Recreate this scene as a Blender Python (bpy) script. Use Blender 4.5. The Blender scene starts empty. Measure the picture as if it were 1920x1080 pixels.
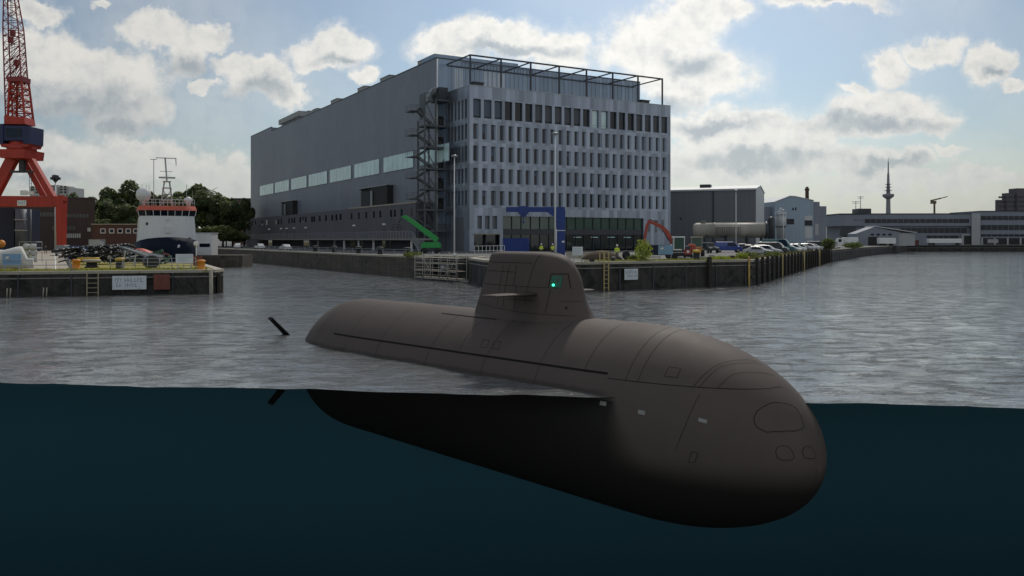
import bpy, math, random
from mathutils import Vector, Matrix, noise
R = math.radians
SC = bpy.context.scene
COL = SC.collection
# ------------------------------------------------------------ camera, sky, sun, exposure
CAM_H = 5.5
F = 1563.0                      # focal length in photo pixels
HZ = 449.0                      # horizon row in the photo
cam = bpy.data.cameras.new('camera'); co = bpy.data.objects.new('camera', cam); COL.objects.link(co)
cam.sensor_width = 36; cam.lens = 36 * F / 1920; cam.clip_start = .1; cam.clip_end = 20000
co.location = (0, 0, CAM_H); co.rotation_euler = (R(90), 0, 0)
cam.shift_y = -(540 - HZ) / 1920
SC.camera = co
SC.view_settings.view_transform = 'Standard'; SC.view_settings.look = 'None'
SC.view_settings.exposure = 0.0; SC.view_settings.gamma = 1; SC.view_settings.use_curve_mapping = False
SC.cycles.max_bounces = 6; SC.cycles.transparent_max_bounces = 12
SC.cycles.caustics_reflective = False; SC.cycles.caustics_refractive = False
SC.cycles.sample_clamp_indirect = 4; SC.cycles.sample_clamp_direct = 4; SC.cycles.use_denoising = True
SUN_EL, SUN_AZ = R(47), R(14)
sd = Vector((math.sin(SUN_AZ) * math.cos(SUN_EL), math.cos(SUN_AZ) * math.cos(SUN_EL), math.sin(SUN_EL)))
sl = bpy.data.lights.new('sun', 'SUN'); so = bpy.data.objects.new('sun', sl); COL.objects.link(so)
sl.energy = 2.2; sl.angle = R(4); sl.color = (1, .94, .84)
so.rotation_euler = (-sd).to_track_quat('-Z', 'Y').to_euler()
so.location = (0, 0, 200)

def node(nt, typ, **k):
    n = nt.nodes.new(typ)
    for a, b in k.items():
        if a == 'i':
            for q, v in b.items(): n.inputs[q].default_value = v
        else: setattr(n, a, b)
    return n
def mth(nt, op, a, b=None, c=None, clamp=False):
    n = nt.nodes.new('ShaderNodeMath'); n.operation = op; n.use_clamp = clamp
    for k, v in enumerate((a, b, c)):
        if v is None: continue
        if isinstance(v, (int, float)): n.inputs[k].default_value = v
        else: nt.links.new(v, n.inputs[k])
    return n.outputs[0]
def vmth(nt, op, *a):
    n = nt.nodes.new('ShaderNodeVectorMath'); n.operation = op
    for k, v in enumerate(a):
        if isinstance(v, (tuple, list)): n.inputs[k].default_value = v
        elif isinstance(v, (int, float)): n.inputs['Scale'].default_value = v
        else: nt.links.new(v, n.inputs[k])
    return n.outputs['Value'] if op in ('LENGTH', 'DOT_PRODUCT', 'DISTANCE') else n.outputs[0]
def mixc(nt, f, a, b, mode='MIX'):
    n = nt.nodes.new('ShaderNodeMix'); n.data_type = 'RGBA'; n.blend_type = mode
    for k, v in ((0, f), (6, a), (7, b)):
        if isinstance(v, (int, float, tuple)): n.inputs[k].default_value = v
        else: nt.links.new(v, n.inputs[k])
    return n.outputs[2]
def smooth(nt, v, a, b):
    n = nt.nodes.new('ShaderNodeMapRange'); n.interpolation_type = 'SMOOTHSTEP'
    nt.links.new(v, n.inputs[0]); n.inputs[1].default_value = a; n.inputs[2].default_value = b
    return n.outputs[0]

W = bpy.data.worlds.new('World'); SC.world = W; W.use_nodes = True
wt = W.node_tree; wt.nodes.clear()
SKY = 0.1
sky = node(wt, 'ShaderNodeTexSky', sky_type='NISHITA', sun_disc=False, sun_elevation=SUN_EL, sun_rotation=SUN_AZ,
           altitude=0, air_density=1.0, dust_density=1.2, ozone_density=1.6)
bg = node(wt, 'ShaderNodeBackground'); bg.inputs[1].default_value = SKY
wo = node(wt, 'ShaderNodeOutputWorld'); wt.links.new(bg.outputs[0], wo.inputs[0])
tc = node(wt, 'ShaderNodeTexCoord')
sx = node(wt, 'ShaderNodeSeparateXYZ'); wt.links.new(tc.outputs['Generated'], sx.inputs[0])
ydir = mth(wt, 'MAXIMUM', sx.outputs[1], .08)
cu = mth(wt, 'DIVIDE', sx.outputs[0], ydir); cv = mth(wt, 'DIVIDE', sx.outputs[2], ydir)
cx = node(wt, 'ShaderNodeCombineXYZ'); wt.links.new(cu, cx.inputs[0]); wt.links.new(cv, cx.inputs[1])
uv0 = cx.outputs[0]
def nz(nt, vec, scale, detail=6, rough=.55, dist=0.0, lac=2.0):
    n = node(nt, 'ShaderNodeTexNoise'); nt.links.new(vec, n.inputs['Vector'])
    n.inputs['Scale'].default_value = scale; n.inputs['Detail'].default_value = detail
    n.inputs['Roughness'].default_value = rough; n.inputs['Distortion'].default_value = dist
    n.inputs['Lacunarity'].default_value = lac
    return n
wn = nz(wt, uv0, 9, 5, .6)
wv = vmth(wt, 'SUBTRACT', wn.outputs['Color'], (.5, .5, .5))
wn2 = nz(wt, uv0, 34, 6, .62)
wv = vmth(wt, 'ADD', wv, vmth(wt, 'SCALE', vmth(wt, 'SUBTRACT', wn2.outputs['Color'], (.5, .5, .5)), .34))
uv = vmth(wt, 'ADD', uv0, vmth(wt, 'SCALE', wv, .085))
def chain(blobs):
    cur = None
    for (bx, by, rx, ry) in blobs:
        c = ((bx - 960) / F, (HZ - by) / F); sxx, syy = F / rx, F / ry
        n = wt.nodes.new('ShaderNodeVectorMath'); n.operation = 'MULTIPLY_ADD'
        wt.links.new(uv, n.inputs[0]); n.inputs[1].default_value = (sxx, syy, 0); n.inputs[2].default_value = (-c[0] * sxx, -c[1] * syy, 0)
        l = vmth(wt, 'LENGTH', n.outputs[0])
        if cur is None: cur = l
        else:
            m = node(wt, 'ShaderNodeMath', operation='SMOOTH_MIN'); wt.links.new(cur, m.inputs[0]); wt.links.new(l, m.inputs[1]); m.inputs[2].default_value = .25
            cur = m.outputs[0]
    return mth(wt, 'SUBTRACT', 1.0, cur)
CLOUDS = [(150,150,170,75),(60,110,120,70),(230,205,90,55),(60,10,60,22),(190,6,24,14),(300,55,68,40),(390,58,50,30),(345,100,50,42),
 (440,112,55,32),(500,150,85,48),(560,182,48,36),(625,92,70,42),(662,86,45,20),(600,122,35,18),(685,140,26,17),(380,152,34,14),
 (60,300,220,62),(250,300,170,46),(400,320,90,40),(848,82,76,36),(930,80,85,32),(1030,85,78,45),(1200,92,75,60),(1262,50,90,62),(1335,16,75,36),
 (1290,140,115,62),(1345,150,62,52),(1350,240,140,42),(1425,250,70,35),(1530,256,58,32),(1400,305,280,40),(1670,212,95,50),(1640,232,85,40),
 (1735,232,52,32),(1675,120,42,42),(1740,82,66,30),(1600,176,32,13),(1550,4,115,20),(1860,118,46,42),(1890,98,32,26),(1906,156,22,16),
 (1775,285,46,13),(1640,310,160,26),(1850,328,90,18),(1150,330,120,40),(500,335,70,40),(1720,345,180,22)]
SHADES = [(120,205,190,46),(40,170,110,36),(1640,240,130,20),(1550,-2,90,14),(1345,236,110,18),(355,118,62,24),(1290,110,60,22),(1420,300,150,18),
 (230,235,90,25),(500,175,70,22),(1680,318,110,14),(640,112,45,12),(1250,190,70,20),(1870,130,30,14),(80,330,160,16),(960,98,140,12)]
B = chain(CLOUDS)
fn = nz(wt, uv0, 15, 10, .66)
fine = nz(wt, uv0, 42, 6, .6)
D = mth(wt, 'ADD', B, mth(wt, 'MULTIPLY', mth(wt, 'SUBTRACT', fn.outputs[0], .5), 1.3))
dens = mth(wt, 'MAXIMUM', smooth(wt, D, -.22, .30), mth(wt, 'MULTIPLY', smooth(wt, D, -.5, .3), .5))
# generic broken cloud for the half of the sky behind the camera
dirn = nz(wt, tc.outputs['Generated'], 3.2, 7, .6)
dback = smooth(wt, dirn.outputs[0], .44, .6)
front = smooth(wt, sx.outputs[1], .1, .3)
lowhz = mth(wt, 'SUBTRACT', 1.0, smooth(wt, cv, .0, .17))
dens = mth(wt, 'MAXIMUM', dens, mth(wt, 'MULTIPLY', lowhz, .80))
veil = smooth(wt, nz(wt, uv0, 2.2, 4, .5).outputs[0], .4, .75)
dens = mth(wt, 'MAXIMUM', dens, mth(wt, 'MULTIPLY', veil, .42))
fmix = node(wt, 'ShaderNodeMix'); wt.links.new(front, fmix.inputs[0]); wt.links.new(dback, fmix.inputs[2]); wt.links.new(dens, fmix.inputs[3])
G = chain(SHADES)
gsh = smooth(wt, mth(wt, 'ADD', G, mth(wt, 'MULTIPLY', mth(wt, 'SUBTRACT', fn.outputs[0], .5), 1.0)), -.42, .95)
gsh = mth(wt, 'ADD', mth(wt, 'MULTIPLY', gsh, .85), mth(wt, 'MULTIPLY', smooth(wt, fine.outputs[0], .40, .72), .34))
core = smooth(wt, D, .15, 1.0)
gsh = mth(wt, 'ADD', gsh, mth(wt, 'MULTIPLY', core, .14), clamp=True)
ccol = mixc(wt, gsh, (8.4, 8.25, 7.8, 1), (4.1, 4.6, 4.95, 1))
lowmix = mixc(wt, mth(wt, 'MULTIPLY', lowhz, .8), ccol, (5.1, 5.45, 5.25, 1))
gain = mixc(wt, 1.0, sky.outputs[0], (.68, .735, .74, 1), 'MULTIPLY')
final = mixc(wt, fmix.outputs[0], gain, lowmix)
gd_ = vmth(wt, 'LENGTH', vmth(wt, 'MULTIPLY', vmth(wt, 'SUBTRACT', uv0, ((1180-960)/F, (449-40)/F, 0)), (1.55, 2.1, 0)))
glow = mth(wt, 'SUBTRACT', 1.0, smooth(wt, gd_, .05, 1.0))
gm_ = mth(wt, 'MULTIPLY', mth(wt, 'MULTIPLY_ADD', glow, .34, .86), 1.0)
fsel = node(wt, 'ShaderNodeMix'); wt.links.new(front, fsel.inputs[0]); fsel.inputs[2].default_value = 1.0; wt.links.new(gm_, fsel.inputs[3])
final = mixc(wt, 1.0, final, fsel.outputs[0], 'MULTIPLY')
wt.links.new(final, bg.inputs[0])
W.cycles.sampling_method = 'MANUAL'; W.cycles.sample_map_resolution = 512

# ------------------------------------------------------------ helpers
def at(px, Y, z): return Vector(((px - 960) / F * Y, Y, z))
def zat(py, Y): return CAM_H - (py - HZ) * Y / F
def gnd(px, py, z=3.0):
    Y = F * (CAM_H - z) / (py - HZ); return Vector(((px - 960) / F * Y, Y, z))

class MB:
    def __init__(s): s.v = []; s.f = []; s.mi = []; s.sm = []; s.m = 0; s.s = False; s.X = None
    def add(s, vs, fs):
        o = len(s.v)
        for p in vs:
            p = Vector(p); s.v.append(s.X @ p if s.X else p)
        for f in fs: s.f.append([o + i for i in f]); s.mi.append(s.m); s.sm.append(s.s)
        return s
    def box(s, x0, y0, z0, x1, y1, z1):
        return s.add([(x0,y0,z0),(x1,y0,z0),(x1,y1,z0),(x0,y1,z0),(x0,y0,z1),(x1,y0,z1),(x1,y1,z1),(x0,y1,z1)],
              [(3,2,1,0),(4,5,6,7),(0,1,5,4),(1,2,6,5),(2,3,7,6),(3,0,4,7)])
    def cbox(s, c, d): return s.box(c[0]-d[0]/2, c[1]-d[1]/2, c[2]-d[2]/2, c[0]+d[0]/2, c[1]+d[1]/2, c[2]+d[2]/2)
    def rbox(s, x0, y0, z0, x1, y1, z1, b=.05):
        # box with chamfered vertical and top edges
        def ring(i, z): return [(x0+i,y0,z),(x1-i,y0,z),(x1,y0+i,z),(x1,y1-i,z),(x1-i,y1,z),(x0+i,y1,z),(x0,y1-i,z),(x0,y0+i,z)]
        def ins(z): return [(x0+b*1.3,y0+b,z),(x1-b*1.3,y0+b,z),(x1-b,y0+b*1.3,z),(x1-b,y1-b*1.3,z),(x1-b*1.3,y1-b,z),(x0+b*1.3,y1-b,z),(x0+b,y1-b*1.3,z),(x0+b,y0+b*1.3,z)]
        return s.loft([ring(b, z0), ring(b, z1-b), ins(z1)])
    def bar(s, a, b, w, h=None, up=(0,0,1)):
        a = Vector(a); b = Vector(b); d = (b-a).normalized(); h = h or w
        u = Vector(up)
        if abs(d.dot(u)) > .97: u = Vector((1,0,0))
        x = d.cross(u).normalized()*w/2; y = x.cross(d).normalized()*h/2
        return s.add([a-x-y,a+x-y,a+x+y,a-x+y,b-x-y,b+x-y,b+x+y,b-x+y],
              [(3,2,1,0),(4,5,6,7),(0,1,5,4),(1,2,6,5),(2,3,7,6),(3,0,4,7)])
    def loft(s, rings, cap=True, closed=True):
        n = len(rings[0]); vs = [p for r in rings for p in r]; fs = []
        for i in range(len(rings)-1):
            for j in range(n if closed else n-1):
                k = (j+1) % n; fs.append((i*n+j, i*n+k, (i+1)*n+k, (i+1)*n+j))
        if cap: fs.append(tuple(range(n-1,-1,-1))); fs.append(tuple((len(rings)-1)*n+j for j in range(n)))
        return s.add(vs, fs)
    def tube(s, a, b, r0, r1=None, n=8, cap=True):
        a = Vector(a); b = Vector(b); r1 = r0 if r1 is None else r1; d = (b-a).normalized()
        u = Vector((0,0,1)) if abs(d.z) < .9 else Vector((1,0,0))
        x = d.cross(u).normalized(); y = d.cross(x).normalized()
        c = [(math.cos(2*math.pi*i/n), math.sin(2*math.pi*i/n)) for i in range(n)]
        s0 = s.s; s.s = n > 5
        s.loft([[a+(x*p+y*q)*r0 for p,q in c],[b+(x*p+y*q)*max(r1,1e-3) for p,q in c]], cap); s.s = s0
        return s
    def path(s, pts, r, n=6):
        for a, b in zip(pts, pts[1:]): s.tube(a, b, r, n=n)
        return s
    def lathe(s, prof, n=16, o=(0,0,0), axis='z'):
        rings = []
        for r, h in prof:
            ring = []
            for i in range(n):
                c, q = math.cos(2*math.pi*i/n)*max(r,1e-3), math.sin(2*math.pi*i/n)*max(r,1e-3)
                p = (c,q,h) if axis == 'z' else ((h,c,q) if axis == 'x' else (c,h,q))
                ring.append((o[0]+p[0], o[1]+p[1], o[2]+p[2]))
            rings.append(ring)
        s0 = s.s; s.s = True; s.loft(rings); s.s = s0
        return s
    def prism(s, pts, a, b, ax='y'):
        def P(p, h): return (p[0],h,p[1]) if ax == 'y' else ((h,p[0],p[1]) if ax == 'x' else (p[0],p[1],h))
        return s.loft([[P(p,a) for p in pts],[P(p,b) for p in pts]])
    def build(s, name, mats, parent=None, loc=None, rz=0):
        import bmesh
        me = bpy.data.meshes.new(name)
        me.from_pydata([tuple(p) for p in s.v], [], s.f)
        mats = mats if isinstance(mats, (list, tuple)) else [mats]
        for m in mats: me.materials.append(m)
        me.polygons.foreach_set('material_index', s.mi); me.polygons.foreach_set('use_smooth', s.sm)
        bm = bmesh.new(); bm.from_mesh(me)
        big = [f for f in bm.faces if len(f.verts) > 4]
        if big: bmesh.ops.triangulate(bm, faces=big)
        bmesh.ops.recalc_face_normals(bm, faces=bm.faces); bm.to_mesh(me); bm.free()
        o = bpy.data.objects.new(name, me); COL.objects.link(o)
        if parent: o.parent = parent
        if loc is not None: o.location = loc
        o.rotation_euler = (0, 0, rz)
        return o
def tag(o, label=None, cat=None, group=None, kind=None):
    if label: o['label'] = label
    if cat: o['category'] = cat
    if group: o['group'] = group
    if kind: o['kind'] = kind
    return o
def thing(name, label, cat, loc=(0,0,0), rz=0, group=None):
    o = bpy.data.objects.new(name, None); COL.objects.link(o); o.empty_display_size = .3
    o.location = loc; o.rotation_euler = (0,0,rz)
    return tag(o, label, cat, group)
def dup(root, loc, rz=0, label=None, scale=None):
    r = root.copy(); COL.objects.link(r); r.location = loc; r.rotation_euler = (0,0,rz)
    if label: r['label'] = label
    if scale: r.scale = scale
    for ch in list(root.children):
        c = ch.copy(); COL.objects.link(c); c.parent = r
        for g in list(ch.children):
            d = g.copy(); COL.objects.link(d); d.parent = c
    return r

# ------------------------------------------------------------ materials
MT = {}
def pm(name, col, rough=.6, var=.15, scale=1.0, metal=0.0, streak=0.0, bump=0.0, spec=.5, panel=None, pvar=.15, emit=None, dirt=None, brick=None):
    m = bpy.data.materials.new(name); m.use_nodes = True; nt = m.node_tree; p = nt.nodes['Principled BSDF']
    p.inputs['Roughness'].default_value = rough; p.inputs['Metallic'].default_value = metal
    p.inputs['Specular IOR Level'].default_value = spec
    t = node(nt, 'ShaderNodeTexCoord'); v = t.outputs['Object']
    n1 = nz(nt, v, scale, 6, .6)
    f = mth(nt, 'MULTIPLY_ADD', n1.outputs[0], 2*var*1.6, 1-var*1.6)
    if streak:
        mp = vmth(nt, 'MULTIPLY', v, (1.0, 1.0, .06))
        n2 = nz(nt, mp, scale*3, 5, .65)
        f = mth(nt, 'MULTIPLY', f, mth(nt, 'MULTIPLY_ADD', n2.outputs[0], 2*streak*1.6, 1-streak*1.6))
    if panel:
        s3 = node(nt, 'ShaderNodeSeparateXYZ'); nt.links.new(v, s3.inputs[0])
        a = mth(nt, 'FLOOR', mth(nt, 'DIVIDE', mth(nt, 'ADD', s3.outputs[0], s3.outputs[1]), panel[0]))
        b = mth(nt, 'FLOOR', mth(nt, 'DIVIDE', s3.outputs[2], panel[1]))
        cc = node(nt, 'ShaderNodeCombineXYZ'); nt.links.new(a, cc.inputs[0]); nt.links.new(b, cc.inputs[1])
        wn_ = node(nt, 'ShaderNodeTexWhiteNoise'); nt.links.new(cc.outputs[0], wn_.inputs['Vector'])
        f = mth(nt, 'MULTIPLY', f, mth(nt, 'MULTIPLY_ADD', wn_.outputs['Value'], 2*pvar, 1-pvar))
        fx = mth(nt, 'FRACT', mth(nt, 'DIVIDE', mth(nt, 'ADD', s3.outputs[0], s3.outputs[1]), panel[0]))
        gap = mth(nt, 'LESS_THAN', fx, .05)
        f = mth(nt, 'MULTIPLY', f, mth(nt, 'MULTIPLY_ADD', gap, -.3, 1.0))
    c = mixc(nt, 1.0, (col[0], col[1], col[2], 1), f, 'MULTIPLY')
    if brick:
        s3 = node(nt, 'ShaderNodeSeparateXYZ'); nt.links.new(v, s3.inputs[0])
        cc = node(nt, 'ShaderNodeCombineXYZ'); nt.links.new(mth(nt, 'ADD', s3.outputs[0], s3.outputs[1]), cc.inputs[0]); nt.links.new(s3.outputs[2], cc.inputs[1])
        bt = node(nt, 'ShaderNodeTexBrick'); nt.links.new(cc.outputs[0], bt.inputs['Vector']); bt.inputs['Scale'].default_value = brick
        bt.inputs['Color1'].default_value = (1.1,1.1,1.1,1); bt.inputs['Color2'].default_value = (.75,.75,.75,1); bt.inputs['Mortar'].default_value = (.85,.85,.85,1)
        c = mixc(nt, 1.0, c, bt.outputs[0], 'MULTIPLY')
    if dirt:
        n3 = nz(nt, v, dirt[1], 7, .68, .4)
        c = mixc(nt, smooth(nt, n3.outputs[0], dirt[2], dirt[2]+.16), c, (dirt[0][0], dirt[0][1], dirt[0][2], 1))
    nt.links.new(c, p.inputs['Base Color'])
    nt.links.new(mth(nt, 'MULTIPLY_ADD', n1.outputs[0], .3, rough-.15, clamp=True), p.inputs['Roughness'])
    if bump:
        bn = node(nt, 'ShaderNodeBump'); bn.inputs['Strength'].default_value = bump; bn.inputs['Distance'].default_value = .1
        nt.links.new(nz(nt, v, scale*4, 6, .65).outputs[0], bn.inputs['Height']); nt.links.new(bn.outputs[0], p.inputs['Normal'])
    if emit:
        p.inputs['Emission Color'].default_value = (*emit[0], 1); p.inputs['Emission Strength'].default_value = emit[1]
    MT[name] = m
    return m
def glass(name, col, rough=.06, spec=.6):
    m = pm(name, col, rough, .25, .25, spec=spec)
    return m
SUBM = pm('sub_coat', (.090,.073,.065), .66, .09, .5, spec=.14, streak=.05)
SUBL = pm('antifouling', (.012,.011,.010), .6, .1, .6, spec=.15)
SEAM = pm('seam', (.012,.011,.010), .7, .05, 1, spec=.1)
PLATE = pm('plate', (.22,.215,.2), .5, .1, 3)
BLK = pm('black_rubber', (.018,.018,.019), .7, .25, 2)
WHT = pm('white_paint', (.72,.73,.72), .45, .08, .8, streak=.06)
GRYM = pm('galvanised', (.34,.36,.38), .45, .15, 2, metal=.5)
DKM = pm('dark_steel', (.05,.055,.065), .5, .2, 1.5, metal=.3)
YEL = pm('yellow_paint', (.55,.36,.04), .5, .2, 1.5, dirt=((.12,.08,.03),2.5,.58))
ORG = pm('orange_paint', (.62,.22,.02), .5, .15, 1.5)
RED = pm('red_paint', (.37,.030,.016), .55, .2, .6, streak=.22, dirt=((.16,.02,.012),.5,.6))
ZINC = pm('zinc_facade', (.285,.325,.395), .42, .12, .25, metal=.5, panel=(1.1,4.6), pvar=.26, streak=.22)
ZINC2 = pm('zinc_panel', (.25,.32,.42), .4, .08, .3, metal=.5, panel=(1.2,50), pvar=.12)
HALL = pm('hall_cladding', (.205,.22,.262), .5, .12, .04, metal=.35, streak=.10, panel=(1.0,3.0), pvar=.05)
BRK = pm('dark_brick', (.120,.120,.135), .85, .15, .3, streak=.12, brick=3.0)
GLS = glass('window_glass', (.005,.010,.022), .05, .30)
GLB = glass('blind_glass', (.06,.065,.075), .35, .4)
GLC = glass('sky_glass', (.52,.72,.74), .12, .8)
FRM = pm('window_frame', (.05,.055,.065), .5, .1, 1)
CONC = pm('concrete', (.24,.23,.21), .85, .2, .35, streak=.12, bump=.3, dirt=((.09,.085,.07),.8,.6))
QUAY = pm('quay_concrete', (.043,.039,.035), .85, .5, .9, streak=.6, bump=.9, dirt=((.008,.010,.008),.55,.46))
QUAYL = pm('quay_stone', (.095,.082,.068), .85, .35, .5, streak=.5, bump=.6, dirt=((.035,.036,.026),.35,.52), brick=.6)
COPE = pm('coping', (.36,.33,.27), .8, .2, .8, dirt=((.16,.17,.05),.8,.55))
TIMB = pm('old_timber', (.03,.025,.02), .85, .3, 1.2, streak=.3, bump=.4)
ASPH = pm('asphalt', (.10,.10,.10), .85, .25, .15, dirt=((.17,.16,.14),.2,.55))
ROADM = pm('concrete_road', (.33,.29,.235), .85, .15, .3, dirt=((.24,.22,.18),.5,.55))
GRASS = pm('grass_soil', (.235,.205,.035), .9, .35, .6, bump=.5, dirt=((.27,.22,.11),.35,.56))
BLADE = pm('grass_blade', (.30,.31,.035), .7, .35, .7)
def leafy(m, col, k=.45):
    nt = m.node_tree; p = nt.nodes['Principled BSDF']; o = nt.nodes['Material Output']
    tr = node(nt, 'ShaderNodeBsdfTranslucent'); tr.inputs[0].default_value = (*col, 1)
    mx = node(nt, 'ShaderNodeMixShader'); mx.inputs[0].default_value = k
    nt.links.new(p.outputs[0], mx.inputs[1]); nt.links.new(tr.outputs[0], mx.inputs[2]); nt.links.new(mx.outputs[0], o.inputs[0]); return m
LEAF = leafy(pm('leaf', (.080,.108,.042), .6, .5, .25), (.15,.20,.055))
LEAF2 = leafy(pm('leaf_light', (.11,.13,.04), .6, .4, .3), (.15,.19,.04))
LEAF3 = leafy(pm('leaf_bush', (.22,.26,.045), .6, .35, 1.2), (.3,.36,.05))
BARK = pm('bark', (.06,.045,.035), .9, .2, 1)
# ------------------------------------------------------------ water, bed, land
def mat_water():
    m = bpy.data.materials.new('harbour_water'); m.use_nodes = True; nt = m.node_tree; nt.nodes.clear()
    out = node(nt, 'ShaderNodeOutputMaterial'); t = node(nt, 'ShaderNodeTexCoord'); v = t.outputs['Object']
    a = nz(nt, vmth(nt, 'MULTIPLY', v, (.5, 1.0, 1)), 1.05, 5, .64, .4)
    b = nz(nt, vmth(nt, 'MULTIPLY', v, (.35, 1.0, 1)), .17, 4, .55, .5)
    c = nz(nt, vmth(nt, 'MULTIPLY', v, (.6, 1.0, 1)), 3.2, 3, .6)
    big = nz(nt, vmth(nt, 'MULTIPLY', v, (.5, 1.0, 1)), .035, 3, .5)
    gust = mth(nt, 'MULTIPLY_ADD', smooth(nt, big.outputs[0], .35, .65), .55, .55)
    tr_ = smooth(nt, a.outputs[0], .50, .74)
    h = mth(nt, 'ADD', mth(nt, 'ADD', mth(nt, 'MULTIPLY', a.outputs[0], .16), mth(nt, 'MULTIPLY', tr_, .15)), mth(nt, 'ADD', mth(nt, 'MULTIPLY', b.outputs[0], .32), mth(nt, 'MULTIPLY', c.outputs[0], .07)))
    h = mth(nt, 'MULTIPLY', h, gust)
    bp = node(nt, 'ShaderNodeBump'); bp.inputs['Strength'].default_value = 1.0; bp.inputs['Distance'].default_value = .6; nt.links.new(h, bp.inputs['Height'])
    fr = node(nt, 'ShaderNodeFresnel'); fr.inputs[0].default_value = 1.38; nt.links.new(bp.outputs[0], fr.inputs['Normal'])
    gl = node(nt, 'ShaderNodeBsdfGlossy'); gl.inputs['Roughness'].default_value = .055; gl.inputs['Color'].default_value = (.95, .97, .98, 1); nt.links.new(bp.outputs[0], gl.inputs['Normal'])
    df = node(nt, 'ShaderNodeBsdfDiffuse'); df.inputs[0].default_value = (.145, .150, .150, 1); nt.links.new(bp.outputs[0], df.inputs['Normal'])
    tr = node(nt, 'ShaderNodeBsdfTransparent'); tr.inputs[0].default_value = (.30, .46, .48, 1)
    m1 = node(nt, 'ShaderNodeMixShader'); m1.inputs[0].default_value = .14; nt.links.new(df.outputs[0], m1.inputs[1]); nt.links.new(tr.outputs[0], m1.inputs[2])
    m2 = node(nt, 'ShaderNodeMixShader'); nt.links.new(fr.outputs[0], m2.inputs[0]); nt.links.new(m1.outputs[0], m2.inputs[1]); nt.links.new(gl.outputs[0], m2.inputs[2])
    nt.links.new(m2.outputs[0], out.inputs[0]); return m
WATER = mat_water()
def cut_y(x):
    return 29.45 - .135*x + .30*noise.noise(Vector((x*.16, 3.1, 0))) + .12*noise.noise(Vector((x*.7, 9.1, 0)))
def wave(x, y):
    p = Vector((x*.35, y*.6, 0))
    return .05*noise.noise(p) + .03*noise.noise(Vector((x*.9, y*1.7, 4)))
w = MB(); w.s = True
NXW, NYW = 300, 90
xs = [-66 + 132*i/NXW for i in range(NXW+1)]
rows = []
for j in range(NYW+1):
    t = (j/NYW)**1.5; row = []
    for x in xs:
        y0 = cut_y(x); y = y0 + (96-y0)*t; fade = 1 - max(0, min(1, (y-70)/26))
        row.append((x, y, wave(x, y)*fade*min(1, (66-abs(x))/6)))
    rows.append(row)
w.loft(rows, cap=False, closed=False)
# far sheet: two flanks and the open basin, butted to the near grid
w.add([(-66, cut_y(-66), 0)] + [(-66, y, 0) for y in (96,)] + [(-900, 96, 0), (-900, 60, 0)], [(0,1,2,3)])
w.add([(66, cut_y(66), 0), (900, 12, 0), (900, 96, 0), (66, 96, 0)], [(0,1,2,3)])
w.add([(-900, 96, 0), (900, 96, 0), (900, 1500, 0), (-900, 1500, 0)], [(0,1,2,3)])
tag(w.build('water', WATER), kind='structure')
DEEP = pm('deep_water', (.050, .140, .190), .9, .05, .06, spec=.0)
d = MB()
d.s = True
d.loft([[(x, y, z) for x in (-160, 160)] for y, z in ((56,-.35),(56.5,-4),(58.2,-9),(62.6,-15),(69.5,-22),(80,-30),(90,-38))], cap=False, closed=False)
d.s = False
d.add([(-1500, 56, -.36), (1500, 56, -.36), (1500, 1500, -9), (-1500, 1500, -9)], [(0,1,2,3)])
tag(d.build('deep_water', DEEP), kind='structure')
d = MB(); d.add([(-160, -60, -37.5), (160, -60, -37.5), (160, 95, -37.8), (-160, 95, -37.8)], [(0,1,2,3)])
tag(d.build('seabed', pm('seabed_mud', (.012,.030,.038), .95, .2, .05, spec=0)), kind='structure')

# ------------------------------------------------------------ submarine
def _f(x,x0,xn,p):
    if x<=x0: return 1.0
    t=min(1.0,(x-x0)/(xn-x0)); return max(0.0,1-t**p)**(1/p)
BOW=8.2; STERN=-21.75
def hull_dims(x):
    zn=-1.95
    fw=_f(x,-0.5,BOW,2.25); ft=_f(x,0.8,BOW,2.15); fb=_f(x,1.5,BOW,2.15)
    gw=_f(-x,13,-STERN,2.3); gt=_f(-x,17.2,-STERN,1.9); gb=_f(-x,17,-STERN,2.2)
    w=3.45*fw*gw
    zb0=-4.60-0.33*min(1,max(0,(x+15)/19))
    zm=-1.3+(zn+1.3)*(1-ft)
    zt=zn+(2.3-zn)*ft; zb=zn+(zb0-zn)*fb
    if x<-14: zt=-1.3+(zt+1.3)*gt; zb=-1.3+(zb+1.3)*gb
    return w,zt,zb,zm
def hull(x,th,off=0.0):
    w,zt,zb,zm=hull_dims(x); n=1.92
    c,s=math.cos(th),math.sin(th)
    y=w*math.copysign(abs(c)**(2/n),c)
    z=zm+((zt-zm) if s>=0 else (zm-zb))*math.copysign(abs(s)**(2/n),s)
    return (x,y,z)
OX,OY=4.2,32.8; DX,DY=0.704,-0.710
def tow(p): return (OX+p[0]*DX-p[1]*DY*1.0, OY+p[0]*DY+p[1]*DX, p[2])


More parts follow.
